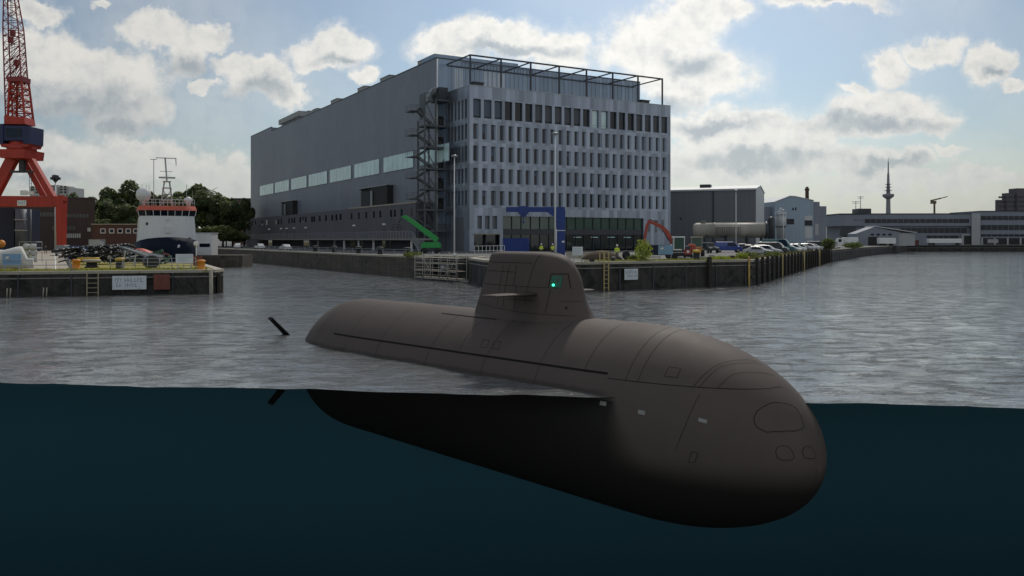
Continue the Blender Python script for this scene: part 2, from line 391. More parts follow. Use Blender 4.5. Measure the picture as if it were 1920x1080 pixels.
def hullmat():
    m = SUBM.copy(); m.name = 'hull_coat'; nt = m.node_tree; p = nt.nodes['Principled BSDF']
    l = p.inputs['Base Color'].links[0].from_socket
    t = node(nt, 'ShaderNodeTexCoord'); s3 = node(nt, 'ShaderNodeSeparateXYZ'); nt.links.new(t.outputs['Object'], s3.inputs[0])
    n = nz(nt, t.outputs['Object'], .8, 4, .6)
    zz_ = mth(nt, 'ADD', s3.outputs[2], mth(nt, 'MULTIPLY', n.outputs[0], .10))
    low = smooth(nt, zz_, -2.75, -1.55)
    # aft of the bow section underwater shade is painted black up to the waterline
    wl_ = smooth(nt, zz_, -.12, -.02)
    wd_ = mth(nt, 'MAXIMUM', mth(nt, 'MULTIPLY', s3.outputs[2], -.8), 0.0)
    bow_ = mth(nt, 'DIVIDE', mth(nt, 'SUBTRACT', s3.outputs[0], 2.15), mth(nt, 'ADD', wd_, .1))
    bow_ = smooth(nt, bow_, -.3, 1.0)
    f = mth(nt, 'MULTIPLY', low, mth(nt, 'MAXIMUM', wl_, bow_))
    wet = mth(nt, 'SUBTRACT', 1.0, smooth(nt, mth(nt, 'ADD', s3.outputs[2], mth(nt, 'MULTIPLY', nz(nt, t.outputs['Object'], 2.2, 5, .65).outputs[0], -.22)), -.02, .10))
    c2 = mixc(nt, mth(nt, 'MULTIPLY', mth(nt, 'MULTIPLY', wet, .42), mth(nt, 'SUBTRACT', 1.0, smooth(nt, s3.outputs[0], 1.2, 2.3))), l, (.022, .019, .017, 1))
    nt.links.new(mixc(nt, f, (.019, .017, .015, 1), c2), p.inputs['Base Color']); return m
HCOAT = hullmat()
sub = thing('submarine', 'dark grey-brown submarine lying half in the cut-away water with its rounded bow towards us', 'submarine', (OX, OY, 0), math.atan2(DY, DX))
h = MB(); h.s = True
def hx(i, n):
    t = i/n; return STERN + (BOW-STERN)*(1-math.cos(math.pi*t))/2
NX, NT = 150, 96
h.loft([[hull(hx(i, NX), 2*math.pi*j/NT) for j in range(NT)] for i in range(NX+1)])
def hnorm(x, th):
    e = .01; a = Vector(hull(x+e, th)) - Vector(hull(x-e, th)); b = Vector(hull(x, th+e)) - Vector(hull(x, th-e))
    n = a.cross(b)
    c = Vector(hull(x, th)) - Vector((x, 0, -1.4))
    return (n if n.dot(c) > 0 else -n).normalized()
def ribbon(mb, pts, wd, off=.012, surf=None, nrm=None, closed=False, steps=10):
    # a thin strip lying on the surface along (x, angle) points
    P = []
    q = list(pts) + ([pts[0]] if closed else [])
    for a, b in zip(q, q[1:]):
        for k in range(steps):
            t = k/steps; P.append((a[0]+(b[0]-a[0])*t, a[1]+(b[1]-a[1])*t))
    P.append(q[-1])
    vs = []
    S = [Vector(surf(*p)) for p in P]; N = [nrm(*p) for p in P]
    for i in range(len(P)):
        T = (S[min(i+1, len(P)-1)] - S[max(i-1, 0)]).normalized(); sd_ = T.cross(N[i]).normalized()*wd/2
        vs += [S[i]+N[i]*off-sd_, S[i]+N[i]*off+sd_]
    mb.add(vs, [(2*i, 2*i+1, 2*i+3, 2*i+2) for i in range(len(P)-1)])
hs = lambda x, d: hull(x, R(d)); hn = lambda x, d: hnorm(x, R(d))
h.s = False; h.m = 1
def seam(pts, wd=.015, closed=False, mb=None, steps=10): ribbon(mb or h, pts, wd, .012, hs, hn, closed, steps)
def ringline(x, a, b, dx=0, wd=.014): seam([(x+dx*k/6, a+(b-a)*k/6) for k in range(7)], wd)
def zline(x0, x1, z, wd, n=14, mb=None):
    pts = []
    for k in range(n+1):
        x = x0 + (x1-x0)*k/n; lo, hi = 90.0, 180.0
        for _ in range(30):
            md = (lo+hi)/2
            if hull(x, R(md))[2] > z: lo = md
            else: hi = md
        pts.append((x, lo))
    seam(pts, wd, mb=mb, steps=4)
for x in (-17.8, -14.6, -11.9, -8.2, -4.6, -1.6): ringline(x, 105, 165)
ringline(.6, 100, 146); ringline(-6.4, 105, 143); ringline(2.44, 90, 146.5); ringline(2.92, 78, 146)
seam([(5.85,85),(5.6,100),(5.17,117),(4.83,140)]); seam([(6.04,84),(5.75,101),(5.29,118),(5.01,139.4)])
seam([(6.55,88),(6.3,100),(5.75,119),(5.54,135)])
zline(1.7, 6.95, .575, .022, 30)
seam([(5.11,143),(5.02,153),(4.9,165),(4.64,181)], .012)
for (a, b) in ((-5.32, -4.95), (-4.62, -4.25)): seam([(a,133),(b,133),(b+.1,139),(a+.1,139)], .014, True)
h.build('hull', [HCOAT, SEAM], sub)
sl_ = MB(); zline(-16.1, 1.65, .72, .085, 40, sl_); sl_.build('flank_slot', SEAM, sub)
sl_ = MB(); seam([(-9.45,110.1),(-7.6,110.8),(-5.69,111.4)], .07, mb=sl_); sl_.build('deck_slot', SEAM, sub)
def patch_on(name, pts, mat, line=.03, fill=True, off=.008):
    b = MB(); b.s = True
    cx_, cy_ = sum(p[0] for p in pts)/len(pts), sum(p[1] for p in pts)/len(pts)
    dens = []
    for a, c in zip(pts, pts[1:]+pts[:1]):
        for k in range(4): dens.append((a[0]+(c[0]-a[0])*k/4, a[1]+(c[1]-a[1])*k/4))
    rings = []
    for s_ in (1, .8, .6, .4, .2, .02):
        rings.append([Vector(hs(cx_+(p[0]-cx_)*s_, cy_+(p[1]-cy_)*s_)) + hn(cx_+(p[0]-cx_)*s_, cy_+(p[1]-cy_)*s_)*off for p in dens])
    if fill: b.loft(rings, cap=False)
    b.m = 1; b.s = False; seam(pts, line, True, b, 5)
    return b.build(name, mat, sub)
def smoothpoly(c, r):   # rounded outline in (x, angle) space from photo-measured corners
    return c
patch_on('sonar_window', [(6.78,143.8),(6.80,137),(6.89,131.1),(7.05,121),(7.26,111.7),(7.40,105),(7.52,101),(7.68,103),(7.84,109.7),(7.82,120),(7.73,130.8),(7.5,142),(7.19,150.1),(6.95,150.2),(6.84,148)], [SUBM, SEAM], .021)
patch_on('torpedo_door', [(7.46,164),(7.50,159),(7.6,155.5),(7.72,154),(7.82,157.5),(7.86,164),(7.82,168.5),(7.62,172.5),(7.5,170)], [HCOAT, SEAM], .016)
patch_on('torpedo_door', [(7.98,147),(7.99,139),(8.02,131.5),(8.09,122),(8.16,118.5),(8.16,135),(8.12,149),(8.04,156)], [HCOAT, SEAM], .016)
patch_on('access_hatch', [(3.78,132.1),(4.2,130.8),(4.2,137.4),(3.78,138.8)], [SUBM, SEAM], .015)
patch_on('flood_port', [(5.17,180.2),(5.36,180.2),(5.26,187),(5.05,187.4)], [SUBM, SEAM], .015)
for (x, a) in ((1.81,162.1), (3.35,162.8), (5.41,158.8)):
    patch_on('anode_plate', [(x-.13,a-1.1),(x+.13,a-1.1),(x+.13,a+1.1),(x-.13,a+1.1)], [PLATE, PLATE], .01, off=.015)
# sail
def sail_dims(z):
    tab = [(1.2,1.05,-8.0),(2.2,1.2,-7.75),(2.35,1.38,-7.72),(2.7,1.62,-7.6),(3.1,1.82,-7.45),(3.5,1.93,-7.3),(3.95,2.07,-7.17),(4.3,2.28,-7.05),(4.6,2.55,-6.97),(4.8,2.82,-6.92),(4.92,3.1,-6.9),(5.1,3.1,-6.9)]
    for a, b in zip(tab, tab[1:]):
        if z <= b[0]:
            t = (z-a[0])/(b[0]-a[0]); return -(a[1]+(b[1]-a[1])*t), a[2]+(b[2]-a[2])*t
    return -3.1, -6.9
def sail_pt(x, z, side=-1):
    xf, xb = sail_dims(z); u = max(0, min(1, (xf-x)/(xf-xb)))
    w0 = 1.02 - .11*(z-2.2) + .3*max(0, (2.6-z))**2
    if u < .42: k = (1-(1-u/.42)**2.1)**(1/2.1)
    elif u < .6: k = 1
    else: k = 1 - .42*((u-.6)/.4)**1.6
    return (x, side*w0*k, z)
sb = MB(); sb.s = True
us = [0, .004, .015, .035, .07, .12, .18, .25, .33, .42, .5, .6, .68, .76, .84, .92, .98, 1]
rings = []
for z, inset in ((1.2,0),(2.0,0),(2.2,0),(2.35,0),(2.5,0),(2.7,0),(2.9,0),(3.1,0),(3.3,0),(3.5,0),(3.7,0),(3.95,0),(4.15,0),(4.3,0),(4.45,0),(4.6,0),(4.72,.01),(4.82,.03),(4.89,.09),(4.94,.2),(4.965,.4),(4.97,.62)):
    xf, xb = sail_dims(z); a = []; b = []
    for u in us:
        p = sail_pt(xf+(xb-xf)*u, z); x = p[0]
        x = x - inset*1.1*max(0, 1-u*3) + inset*.4*max(0, u*3-2); y = min(p[1]+inset, -.012)
        a.append((x, y, p[2])); b.append((x, -y, p[2]))
    rings.append(a + b[::-1])
sb.loft(rings)
sb.s = False; sb.m = 1
sp = lambda x, z: sail_pt(x, z)
def sn(x, z):
    e = .02; a = Vector(sp(x+e, z))-Vector(sp(x-e, z)); b = Vector(sp(x, z+e))-Vector(sp(x, z-e)); n = a.cross(b)
    return (n if n.y < 0 else -n).normalized()
def sseam(pts, wd=.018, closed=False): ribbon(sb, pts, wd, .01, sp, sn, closed, 8)
sseam([(-6.95,4.5),(-4.0,4.5)]); sseam([(-7.05,4.12),(-4.9,4.1)]); sseam([(-7.2,3.52),(-2.05,3.5)]); sseam([(-7.6,2.62),(-4.5,2.42),(-1.75,2.4)], .014)
sseam([(-3.62,4.88),(-3.85,4.5),(-4.15,3.5),(-4.25,2.9)]); sseam([(-4.88,4.4),(-5.0,3.5)]); sseam([(-5.35,4.4),(-5.5,3.5),(-5.55,2.6)]); sseam([(-5.75,4.4),(-5.9,3.5),(-5.95,2.6)])
sseam([(-4.8,3.5),(-4.85,2.5)]); sseam([(-2.95,3.48),(-3.1,2.45)]); sseam([(-5.3,2.95),(-3.7,2.93)]); sseam([(-2.45,2.98),(-1.75,2.98)], .012)
sseam([(-3.05,3.5),(-2.98,4.08),(-2.32,4.08),(-2.15,3.5)], .03)
sail = sb.build('sail', [SUBM, SEAM], sub)
nb = MB(); nb.s = True
ps = [(-3.0,3.53),(-2.93,4.0),(-2.5,4.0),(-2.5,3.53)]
nb.add([Vector(sp(*p))+sn(*p)*.018 for p in ps], [(0,1,2,3)])
lw = pm('light_window', (.01,.05,.035), .3, .1, 2, emit=((.0,.22,.11), .07))
nb.build('light_window', lw, sail)
gl_ = pm('green_lamp', (.1,.8,.5), .3, .05, 1, emit=((.05,1,.45), 3.0))
c = Vector(sp(-2.82,3.62))+sn(-2.82,3.62)*.05
nb = MB(); nb.lathe([(.0,-.05),(.045,-.035),(.055,0),(.045,.035),(0,.05)], 10, c)
nb.build('navigation_light', gl_, sail)
vb = MB(); vb.lathe([(.0,-.04),(.06,-.02),(.06,.02),(0,.04)], 10, Vector(sp(-2.2,2.72)), 'y'); vb.build('vent_port', BLK, sail)
for side in (-1, 1):
    f_ = MB(); f_.s = True
    ring0 = []
    def foil(y, xa, xb_, th, z):
        r = []
        for u, k in ((0,0),(.08,.7),(.25,1),(.5,.9),(.75,.55),(1,.06)): r.append((xa+(xb_-xa)*u, y, z+th*k))
        for u, k in ((.75,-.55),(.5,-.9),(.25,-1),(.08,-.7)): r.append((xa+(xb_-xa)*u, y, z+th*k))
        return r
    f_.loft([foil(side*.5,-3.55,-5.05,.075,3.22), foil(side*2.2,-3.6,-4.9,.06,3.22), foil(side*3.0,-3.68,-4.75,.045,3.22), foil(side*3.12,-3.8,-4.65,.02,3.22)])
    f_.build('hydroplane', SUBM, sub)
# tail: cone, rudders in X
tb = MB(); tb.lathe([(1.9,-20.2),(1.5,-21.6),(1.05,-23.2),(.6,-24.8),(.25,-25.6)], 28, (0,0,-1.5), 'x'); tb.build('tail_cone', SUBL, sub)
for sy in (-1, 1):
    for sz in (-1, 1):
        rb = MB(); a = Vector((0, sy*.7071, sz*.7071)); t_ = Vector((0, -sz*.7071*sy*sy, sy*.7071)); o = Vector((-23.05, 0, -1.42))
        def rs(r, c0, c1, th):
            P_ = o + a*r
            return [P_+Vector((c0,0,0)), P_+Vector(((c0+c1)/2+.1,0,0))+t_*th, P_+Vector((c1,0,0)), P_+Vector(((c0+c1)/2+.1,0,0))-t_*th]
        rb.loft([rs(.6,.55,-.5,.16), rs(2.4,.42,-.42,.13), rs(3.45,.34,-.36,.11)])
        rb.build('rudder', SUBL, sub)
# propeller in the water behind the tail
pr = MB()
for k in range(7):
    a = 2*math.pi*k/7; rd = Vector((0, math.cos(a), math.sin(a))); tn = Vector((0, -math.sin(a), math.cos(a))); c = Vector((-25.5,0,-1.5))
    pr.loft([[c+rd*.15+Vector((.12,0,0))+tn*.08, c+rd*.15-Vector((.12,0,0))-tn*.08, c+rd*.15-Vector((.14,0,0))-tn*.05, c+rd*.15+Vector((.1,0,0))+tn*.11],
             [c+rd*.8+Vector((.1,0,0))+tn*.3, c+rd*.8-Vector((.1,0,0))-tn*.0, c+rd*.8-Vector((.12,0,0))+tn*.03, c+rd*.8+Vector((.08,0,0))+tn*.33],
             [c+rd*1.25+tn*.45+Vector((.02,0,0)), c+rd*1.25+tn*.3-Vector((.04,0,0)), c+rd*1.25+tn*.31-Vector((.05,0,0)), c+rd*1.25+tn*.46+Vector((.01,0,0))]])
pr.build('propeller', DKM, sub)
# ------------------------------------------------------------ land and quay walls
def sheet(name, pts, z, mat, kind='structure'):
    b = MB(); b.add([(x, y, z) for x, y in pts], [tuple(range(len(pts)))])
    o = b.build(name, mat); return tag(o, kind=kind)
E_R = [(28.5,100),(75.5,200),(117,277),(177,374)]
QL = [(-150,345),(-100,262),(-71.5,215),(-62,200),(-23,134),(-12.6,119)]
QN = [(-11.5,125),(-4,116.5)]
QF = [(-5.5,108.8),(-3.1,97.7),(.5,91.2),(7.65,88.6),(28.5,100)]
right_land = QL + QN + QF + E_R[1:] + [(262,374),(1500,390),(6000,3000),(6000,9000),(-6000,9000),(-600,900)]
sheet('quay_ground', right_land, 3.0, ASPH)
PF = [(-140,52.7),(-30.3,85.1),(-30.6,88.0),(-41,110),(-60,120),(-95,195),(-150,345)]
sheet('pier_ground', PF + [(-600,900),(-600,50)], 2.3, GRASS)
def wall(name, pl, ztop, th, mat, label, cat, cope=True, zb=-6):
    t = thing(name, label, cat, (pl[0][0], pl[0][1], 0)); o = Vector((pl[0][0], pl[0][1], 0))
    b = MB(); c = MB()
    def offs(k):
        P = []
        for i, p in enumerate(pl):
            a = Vector(pl[max(i-1,0)]); q = Vector(pl[min(i+1,len(pl)-1)]); d = (q-a).normalized(); n = Vector((d.y,-d.x)); P.append((p[0]+n.x*k-o.x, p[1]+n.y*k-o.y))
        return P
    f = offs(.12); bk = offs(-th)
    ring = [[(x,y,zb),(x,y,ztop-.22)] for x,y in f]
    b.loft([[(f[i][0],f[i][1],zb),(f[i][0],f[i][1],ztop-.22),(bk[i][0],bk[i][1],ztop-.22),(bk[i][0],bk[i][1],zb)] for i in range(len(pl))])
    b.build('wall_face', mat, t)
    if mat is QUAY and len(pl) > 2:
        jb = offs(.15); r_ = random.Random(7)
        for (x0, y0), (x1, y1) in zip(jb, jb[1:]):
            L_ = math.hypot(x1-x0, y1-y0)
            for k in range(1, int(L_/4.6)+1):
                s_ = k*4.6/L_
                if s_ < .97: j = MB(); j.bar((x0+(x1-x0)*s_, y0+(y1-y0)*s_, -1), (x0+(x1-x0)*s_, y0+(y1-y0)*s_, ztop-.25), .16, .12); j.build('wall_joint', DKM, t)
            j = MB(); j.bar((x0, y0, ztop-.62), (x1, y1, ztop-.62), .07, .09); j.build('wall_ledge', CONC, t)
    if cope:
        f = offs(.22)
        c.loft([[(f[i][0],f[i][1],ztop-.217),(f[i][0],f[i][1],ztop+.06),(bk[i][0],bk[i][1],ztop+.06),(bk[i][0],bk[i][1],ztop-.217)] for i in range(len(pl))])
        c.build('coping', COPE, t)
    return t
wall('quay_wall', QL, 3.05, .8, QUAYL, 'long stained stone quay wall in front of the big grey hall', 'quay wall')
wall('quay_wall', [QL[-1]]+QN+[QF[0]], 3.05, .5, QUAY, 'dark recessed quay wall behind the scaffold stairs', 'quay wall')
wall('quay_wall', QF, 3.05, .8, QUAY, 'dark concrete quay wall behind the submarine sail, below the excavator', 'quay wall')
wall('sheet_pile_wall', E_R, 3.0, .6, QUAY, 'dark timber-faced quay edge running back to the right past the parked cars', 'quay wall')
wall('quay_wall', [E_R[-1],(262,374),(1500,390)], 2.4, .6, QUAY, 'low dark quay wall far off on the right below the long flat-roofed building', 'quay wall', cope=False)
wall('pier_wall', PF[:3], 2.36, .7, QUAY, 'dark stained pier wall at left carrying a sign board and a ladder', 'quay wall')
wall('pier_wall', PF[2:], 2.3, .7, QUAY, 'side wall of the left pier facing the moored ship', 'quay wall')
# ------------------------------------------------------------ office block and hall (x along the front, y to the back, z from the water)
AX, AY, ARZ = -8.9, 174.0, math.atan2(.5024, .8646)
GZ = 3.0
off = thing('office_building', 'six-storey blue-grey metal-clad office block with rows of narrow upright windows', 'building', (AX, AY, GZ), ARZ)
LEN, DEP = 54.6, 11.57
ROWS = [(35.0,31.06),(29.8,26.6),(25.2,22.0),(20.5,17.4),(15.8,12.75)]
TOPZ = 37.7
fa = MB()
FD = .45                      # depth of the facade piers in front of the glass plane
z_ = lambda a: a - GZ
# front: spandrel bands full width, piers between windows
bands = [(TOPZ, 35.0)] + [(ROWS[i][1], ROWS[i+1][0]) for i in range(4)] + [(12.75, 10.5)]
for a, b in bands:
    fa.box(0, 0, z_(min(a,b)), LEN, FD, z_(max(a,b)))
def front_windows(ri):
    n = 21 if ri == 0 else 25
    m0 = .9; pitch = (LEN-1.2)/n; wd = pitch*(.72 if ri == 0 else .56)
    return [(m0 + i*pitch, m0 + i*pitch + wd) for i in range(n)]
wins = []
for ri, (zt, zb) in enumerate(ROWS):
    ws = front_windows(ri); edges = [0] + [e for w_ in ws for e in w_] + [LEN]
    for k in range(0, len(edges), 2): fa.box(edges[k], .003, z_(zb), edges[k+1], FD, z_(zt))
    for a, b in ws: wins.append(('f', a, b, zt, zb, ri))
# ground storeys of the front
for a, b in ((0,1.1),(7.3,8.05),(46.3,LEN)): fa.box(a, .003, 0, b, FD, z_(10.5))
fa.box(1.1, .003, z_(6.8), 7.3, FD, z_(7.7))
for a, b in ((1.1,1.9),(3.0,3.7),(4.8,5.5),(6.6,7.3)): fa.box(a, .003, z_(7.7), b, FD, z_(10.5))
# slanted reveal plates beside each narrow window
for s_, a, b, zt, zb, ri in wins:
    if ri: fa.prism([(b-.02,.02),(b+.02,.02),(b-.26,FD-.02),(b-.34,FD-.02)], z_(zb)+.01, z_(zt)-.01, 'z')
# left side
for a, b in bands: fa.box(0, FD+.002, z_(min(a,b)), FD, DEP, z_(max(a,b)))
for ri, (zt, zb) in enumerate(ROWS):
    n = 6; pitch = (DEP-1.6)/n; wd = pitch*.55
    ws = [(1.1+i*pitch, 1.1+i*pitch+wd) for i in range(n)]; edges = [FD+.002] + [e for w_ in ws for e in w_] + [DEP]
    for k in range(0, len(edges), 2): fa.box(.003, edges[k], z_(zb), FD, edges[k+1], z_(zt))
    for a, b in ws: wins.append(('s', a, b, zt, zb, ri))
fa.box(.003, FD+.002, 0, FD, 2.6, z_(10.5)); fa.box(.003, 6.6, 0, FD, DEP, z_(10.5)); fa.box(.003, 2.6, z_(10.2), FD, 6.6, z_(10.5))
# right end, back of facade core, roof deck
fa.box(LEN-FD, FD+.002, 0, LEN, DEP, z_(TOPZ))
fa.box(FD+.3, DEP-.3, 0, LEN-FD-.01, DEP-.02, z_(TOPZ)-.6)
fa.build('facade', ZINC, off)
co_ = MB(); co_.box(-.06, -.06, z_(TOPZ)+.003, LEN+.06, .6, z_(TOPZ)+.16); co_.box(-.06, .6, z_(TOPZ)+.003, .6, DEP, z_(TOPZ)+.16); co_.box(LEN-.6, .6, z_(TOPZ)+.003, LEN+.06, DEP, z_(TOPZ)+.16)
co_.build('parapet_cap', GRYM, off)
rf = MB(); rf.box(FD+.01, FD+.01, z_(TOPZ)-.9, LEN-FD-.02, DEP-.31, z_(TOPZ)-.6); rf.build('roof', CONC, off)
fl = MB()
for zt, zb in ROWS: fl.box(1.6, 1.5, z_(zb)-.4, LEN-1.0, DEP-.35, z_(zb)-.05)
fl.build('floor_slabs', CONC, off)
# windows: glass, thin frame, some with blinds; the hundred largest are parts, the rest one part
def win_mb(b, wd, ht, o, rot, glassm, fm, blind=0.0):
    X0 = b.X; b.X = Matrix.Translation(o) @ Matrix.Rotation(rot, 4, 'Z')
    t = .07
    b.m = glassm; b.box(t, .02, t, wd-t, .05, ht-t)
    b.m = fm; b.box(0, 0, 0, t, .07, ht); b.box(wd-t, 0, 0, wd, .07, ht); b.box(t, 0, 0, wd-t, .07, t); b.box(t, 0, ht-t, wd-t, .07, ht)
    if ht > 3.3: b.box(t, 0, ht*.12, wd-t, .06, ht*.12+.06)
    if blind: b.m = 2; b.box(t+.01, .005, ht*(1-blind), wd-t-.01, .018, ht-t)
    b.X = X0
rnd = random.Random(4)
wins_f = [w_ for w_ in wins if w_[0] == 'f']; wins_s = [w_ for w_ in wins if w_[0] == 's']
indiv = wins_f[:46] + wins_f[46:100]
rest = wins_f[100:] + wins_s
cache = {}
BLIND = pm('window_blind', (.10,.105,.12), .7, .1, 1)
BLIND2 = pm('window_blind_blue', (.10,.125,.17), .6, .1, 1)
for i, (s_, a, b, zt, zb, ri) in enumerate(indiv):
    bl = 0.0; gm = GLS; bm_ = BLIND
    if ri == 0:
        if i < 3: bl = .9; bm_ = BLIND2
        elif 6 <= i <= 10: bl = .85
        elif i in (12, 13): gm = GLC
        elif i in (17, 18, 19, 20): bl = .25; gm = GLB
    else:
        r_ = rnd.random()
        if r_ < .16: bl = rnd.choice((.35,.6,.93)); bm_ = rnd.choice((BLIND, BLIND2))
        elif r_ < .36: gm = GLB
    key = (ri == 0, round(zt-zb,2), bl, gm.name, bm_.name)
    if key not in cache:
        m_ = MB(); win_mb(m_, b-a, zt-zb, Vector((0,0,0)), 0, 0, 1, bl); o = m_.build('window', [gm, FRM, bm_], off); cache[key] = o
    else:
        o = cache[key].copy(); COL.objects.link(o); o.parent = off
    o.location = (a, FD+.01, z_(zb))
m_ = MB()
for k, (s_, a, b, zt, zb, ri) in enumerate(rest):
    bl = rnd.choice((0,0,0,0,0,.5,.9))
    if s_ == 'f': win_mb(m_, b-a, zt-zb, Vector((a, FD+.01, z_(zb))), 0, 0, 1, bl)
    else: win_mb(m_, b-a, zt-zb, Vector((FD+.01, b, z_(zb))), -math.pi/2, 0, 1, bl)
tag(m_.build('window', [GLS, FRM, BLIND], off), kind='stuff')
# lobby glazing
LG = glass('lobby_glass', (.040,.085,.070), .05)
LG2 = glass('lobby_glass_dark', (.012,.02,.022), .05)
lb = MB(); x0, x1 = 8.05, 46.3
nb_ = 16
lb.m = 0; lb.box(x0, FD+.10, z_(7.75), x1, FD+.14, z_(10.48)); lb.m = 1; lb.box(x0, FD+.10, .25, x1, FD+.14, z_(6.55)); lb.m = 2; lb.box(x0, FD-.1, z_(6.58), x1, FD+.15, z_(7.72))
for k in range(nb_+1):
    x = x0 + (x1-x0-.12)*k/nb_; lb.box(x, FD-.12, .02, x+.12, FD+.098, z_(6.55)); lb.box(x, FD-.12, z_(7.75), x+.12, FD+.098, z_(10.48))
lb.m = 3
for k in range(5): lb.box(x0+14+k*4.7, FD+.05, 2.9, x0+16.0+k*4.7, FD+.095, 3.1)
lb.build('lobby_glazing', [LG, LG2, DKM, GLC], off)
cl = MB()
for k in range(9): cl.tube((x0+2.2+k*4.2, 4.0, 0), (x0+2.2+k*4.2, 4.0, z_(10.5)), .3, n=10)
cl.build('lobby_columns', CONC, off)
lw_ = MB(); lw_.box(x0, DEP-.9, 0, x1, DEP-.5, z_(10.4)); lw_.build('lobby_back_wall', pm('lobby_wall', (.06,.075,.07), .8, .5, .5), off)
gd = MB(); gd.m = 0; gd.box(1.1, FD+.6, 0, 7.3, FD+.65, z_(6.8)); gd.m = 1; gd.box(4.05, FD-.1, 0, 4.25, FD+.55, z_(6.8)); gd.m = 2; gd.box(1.0, -.35, z_(6.55), 7.4, -.003, z_(6.78))
gd.build('garage_opening', [LG2, DKM, COPE], off)
BPN = (pm('panel_grey', (.13,.145,.165), .5, .15, .6, panel=(.5,50)))
for bx_ in [(a, FD-.05, z_(7.7), b, FD+.02, z_(10.5)) for a, b in ((1.9,3.0),(3.7,4.8),(5.5,6.6))] + [(a, -.02, z_(7.2), a+.75, -.001, z_(10.2)) for a in (47.6, 49.7, 51.8)] + [(-.01, 2.61, 0, .12, 6.59, z_(10.19))]: sw = MB(); sw.box(*bx_); sw.build('blind_panel', BPN, off)
# roof frame (pergola)
pf = MB(); zt = 44.3; n8 = 8
xsP = [.45 + 52*k/7 for k in range(8)]
for k, x in enumerate(xsP):
    pf.box(x-.15, .35, z_(TOPZ)+.16, x+.15, .65, z_(zt)-.3); pf.bar((x, .65, z_(zt)-.12), (x, DEP-.1, z_(zt)-.12), .24, .24)
pf.bar((xsP[0]-.15, .5, z_(zt)-.15), (xsP[-1]+.15, .5, z_(zt)-.15), .3, .3); pf.bar((xsP[0], DEP-.25, z_(zt)-.4), (xsP[-1], DEP-.25, z_(zt)-.4), .22, .22)
pf.build('roof_frame', pm('frame_steel', (.045,.05,.065), .5, .1, 1), off)
for x in (3.0, 48.5): ac = MB(); ac.cbox((x+.6, 3.4, z_(TOPZ)+.5), (2.4, 1.4, 1.4)); ac.cbox((x+.6, 3.4, z_(TOPZ)+1.35), (2.8, 1.7, .18)); ac.build('roof_unit', DKM, off)

# ---- hall
VENTM = pm('vent_sheet', (.30,.31,.31), .55, .12, .4, streak=.1)
hall = thing('assembly_hall', 'huge windowless grey shipyard hall with a strip of pale glass panels high on its side', 'building', (AX, AY, GZ), ARZ)
HX0, HX1, HY0, HY1, HZT = -2.2, 54.6, 11.6, 187.5, 45.3
hb = MB(); hb.box(HX0, HY0, 0, HX1, HY1, z_(HZT)); hb.box(HX0, 155, z_(HZT), HX1, HY1, z_(HZT)+1.5)
hb.build('wall', HALL, hall)
cp = MB(); cp.box(HX0-.07, HY0-.07, z_(HZT)+.004, HX0+.5, 154.9, z_(HZT)+.22); cp.box(HX0-.07, 155, z_(HZT)+1.504, HX0+.5, HY1, z_(HZT)+1.72); cp.box(HX0+.5, HY0-.07, z_(HZT)+.004, HX1+.06, HY0+.4, z_(HZT)+.22)
cp.build('roof_edge', DKM, hall)
fp = MB(); fp.m = 0; fp.box(HX0, HY0-.12, z_(9), HX1-.1, HY0-.003, z_(HZT)-.1)
fp.m = 1
for k in range(46): fp.box(1.5+k*1.15, HY0-.2, z_(38.2), 1.56+k*1.15, HY0-.122, z_(HZT)-.2)
fp.m = 2
for k in range(7): fp.box(2.2+k*1.15+(0 if k < 2 else 5), HY0-.16, z_(39), 3.1+k*1.15+(0 if k < 2 else 5), HY0-.122, z_(43.6))
fp.build('front_cladding', [ZINC2, GRYM, pm('polycarbonate', (.5,.56,.64), .3, .1, .5)], hall)
dp = MB(); dp.tube((HX0+.1, HY0-.35, 1), (HX0+.1, HY0-.35, z_(HZT)-.2), .16, n=8); dp.build('downpipe', WHT, hall)
GLS_STR = [(151.2,171.5),(130.4,149.0),(109.6,127.4),(88.4,107.0),(67.0,85.6),(45.6,64.2),(24,42.5),(5,20)]
for a, b in GLS_STR:
    g = MB(); g.m = 1; g.box(HX0-.10, a-.18, z_(22.15), HX0-.002, b+.18, z_(26.15)); g.m = 0; g.box(HX0-.16, a, z_(22.3), HX0-.102, b, z_(26.0))
    g.m = 1
    for k in range(1, 6): g.box(HX0-.175, a+(b-a)*k/6-.03, z_(22.3), HX0-.161, a+(b-a)*k/6+.03, z_(26.0))
    g.build('glass_panel', [GLC, HALL], hall)
for a, b, top in ((120.5,138.5,18.4), (36.5,58,18.8)):
    g = MB(); g.m = 0; g.box(HX0-1.6, a, z_(13.9), HX0-.004, b-(b-a)*.45, z_(top)); g.box(HX0-.5, b-(b-a)*.45, z_(13.9), HX0-.004, b, z_(top))
    g.m = 1; g.box(HX0-2.2, a+(b-a)*.42, z_(13.8), HX0-1.9, a+(b-a)*.46, z_(top)-1); g.box(HX0-1.75, a-.2, z_(top)+.003, HX0-.01, b+.3, z_(top)+.2)
    for k in range(14): g.m = 2; g.box(HX0-.56, b-(b-a)*.44+.1, z_(14)+k*.32, HX0-.503, b-.2, z_(14.16)+k*.32)
    g.build('louvre', [BLK, GRYM, DKM], hall)
for y, l, hgt in ((19,5.5,1.3),(42,6.5,1.3),(60,5.5,1.4),(83,6,1.4),(103,5,1.2),(112,4,1.6)):
    g = MB(); g.rbox(HX0+1.2, y, z_(HZT), HX0+4.6, y+l, z_(HZT)+hgt+.3, .1); g.box(HX0+1.1, y-.1, z_(HZT)+hgt+.304, HX0+4.7, y+l+.1, z_(HZT)+hgt+.42); g.build('roof_vent', VENTM, hall)
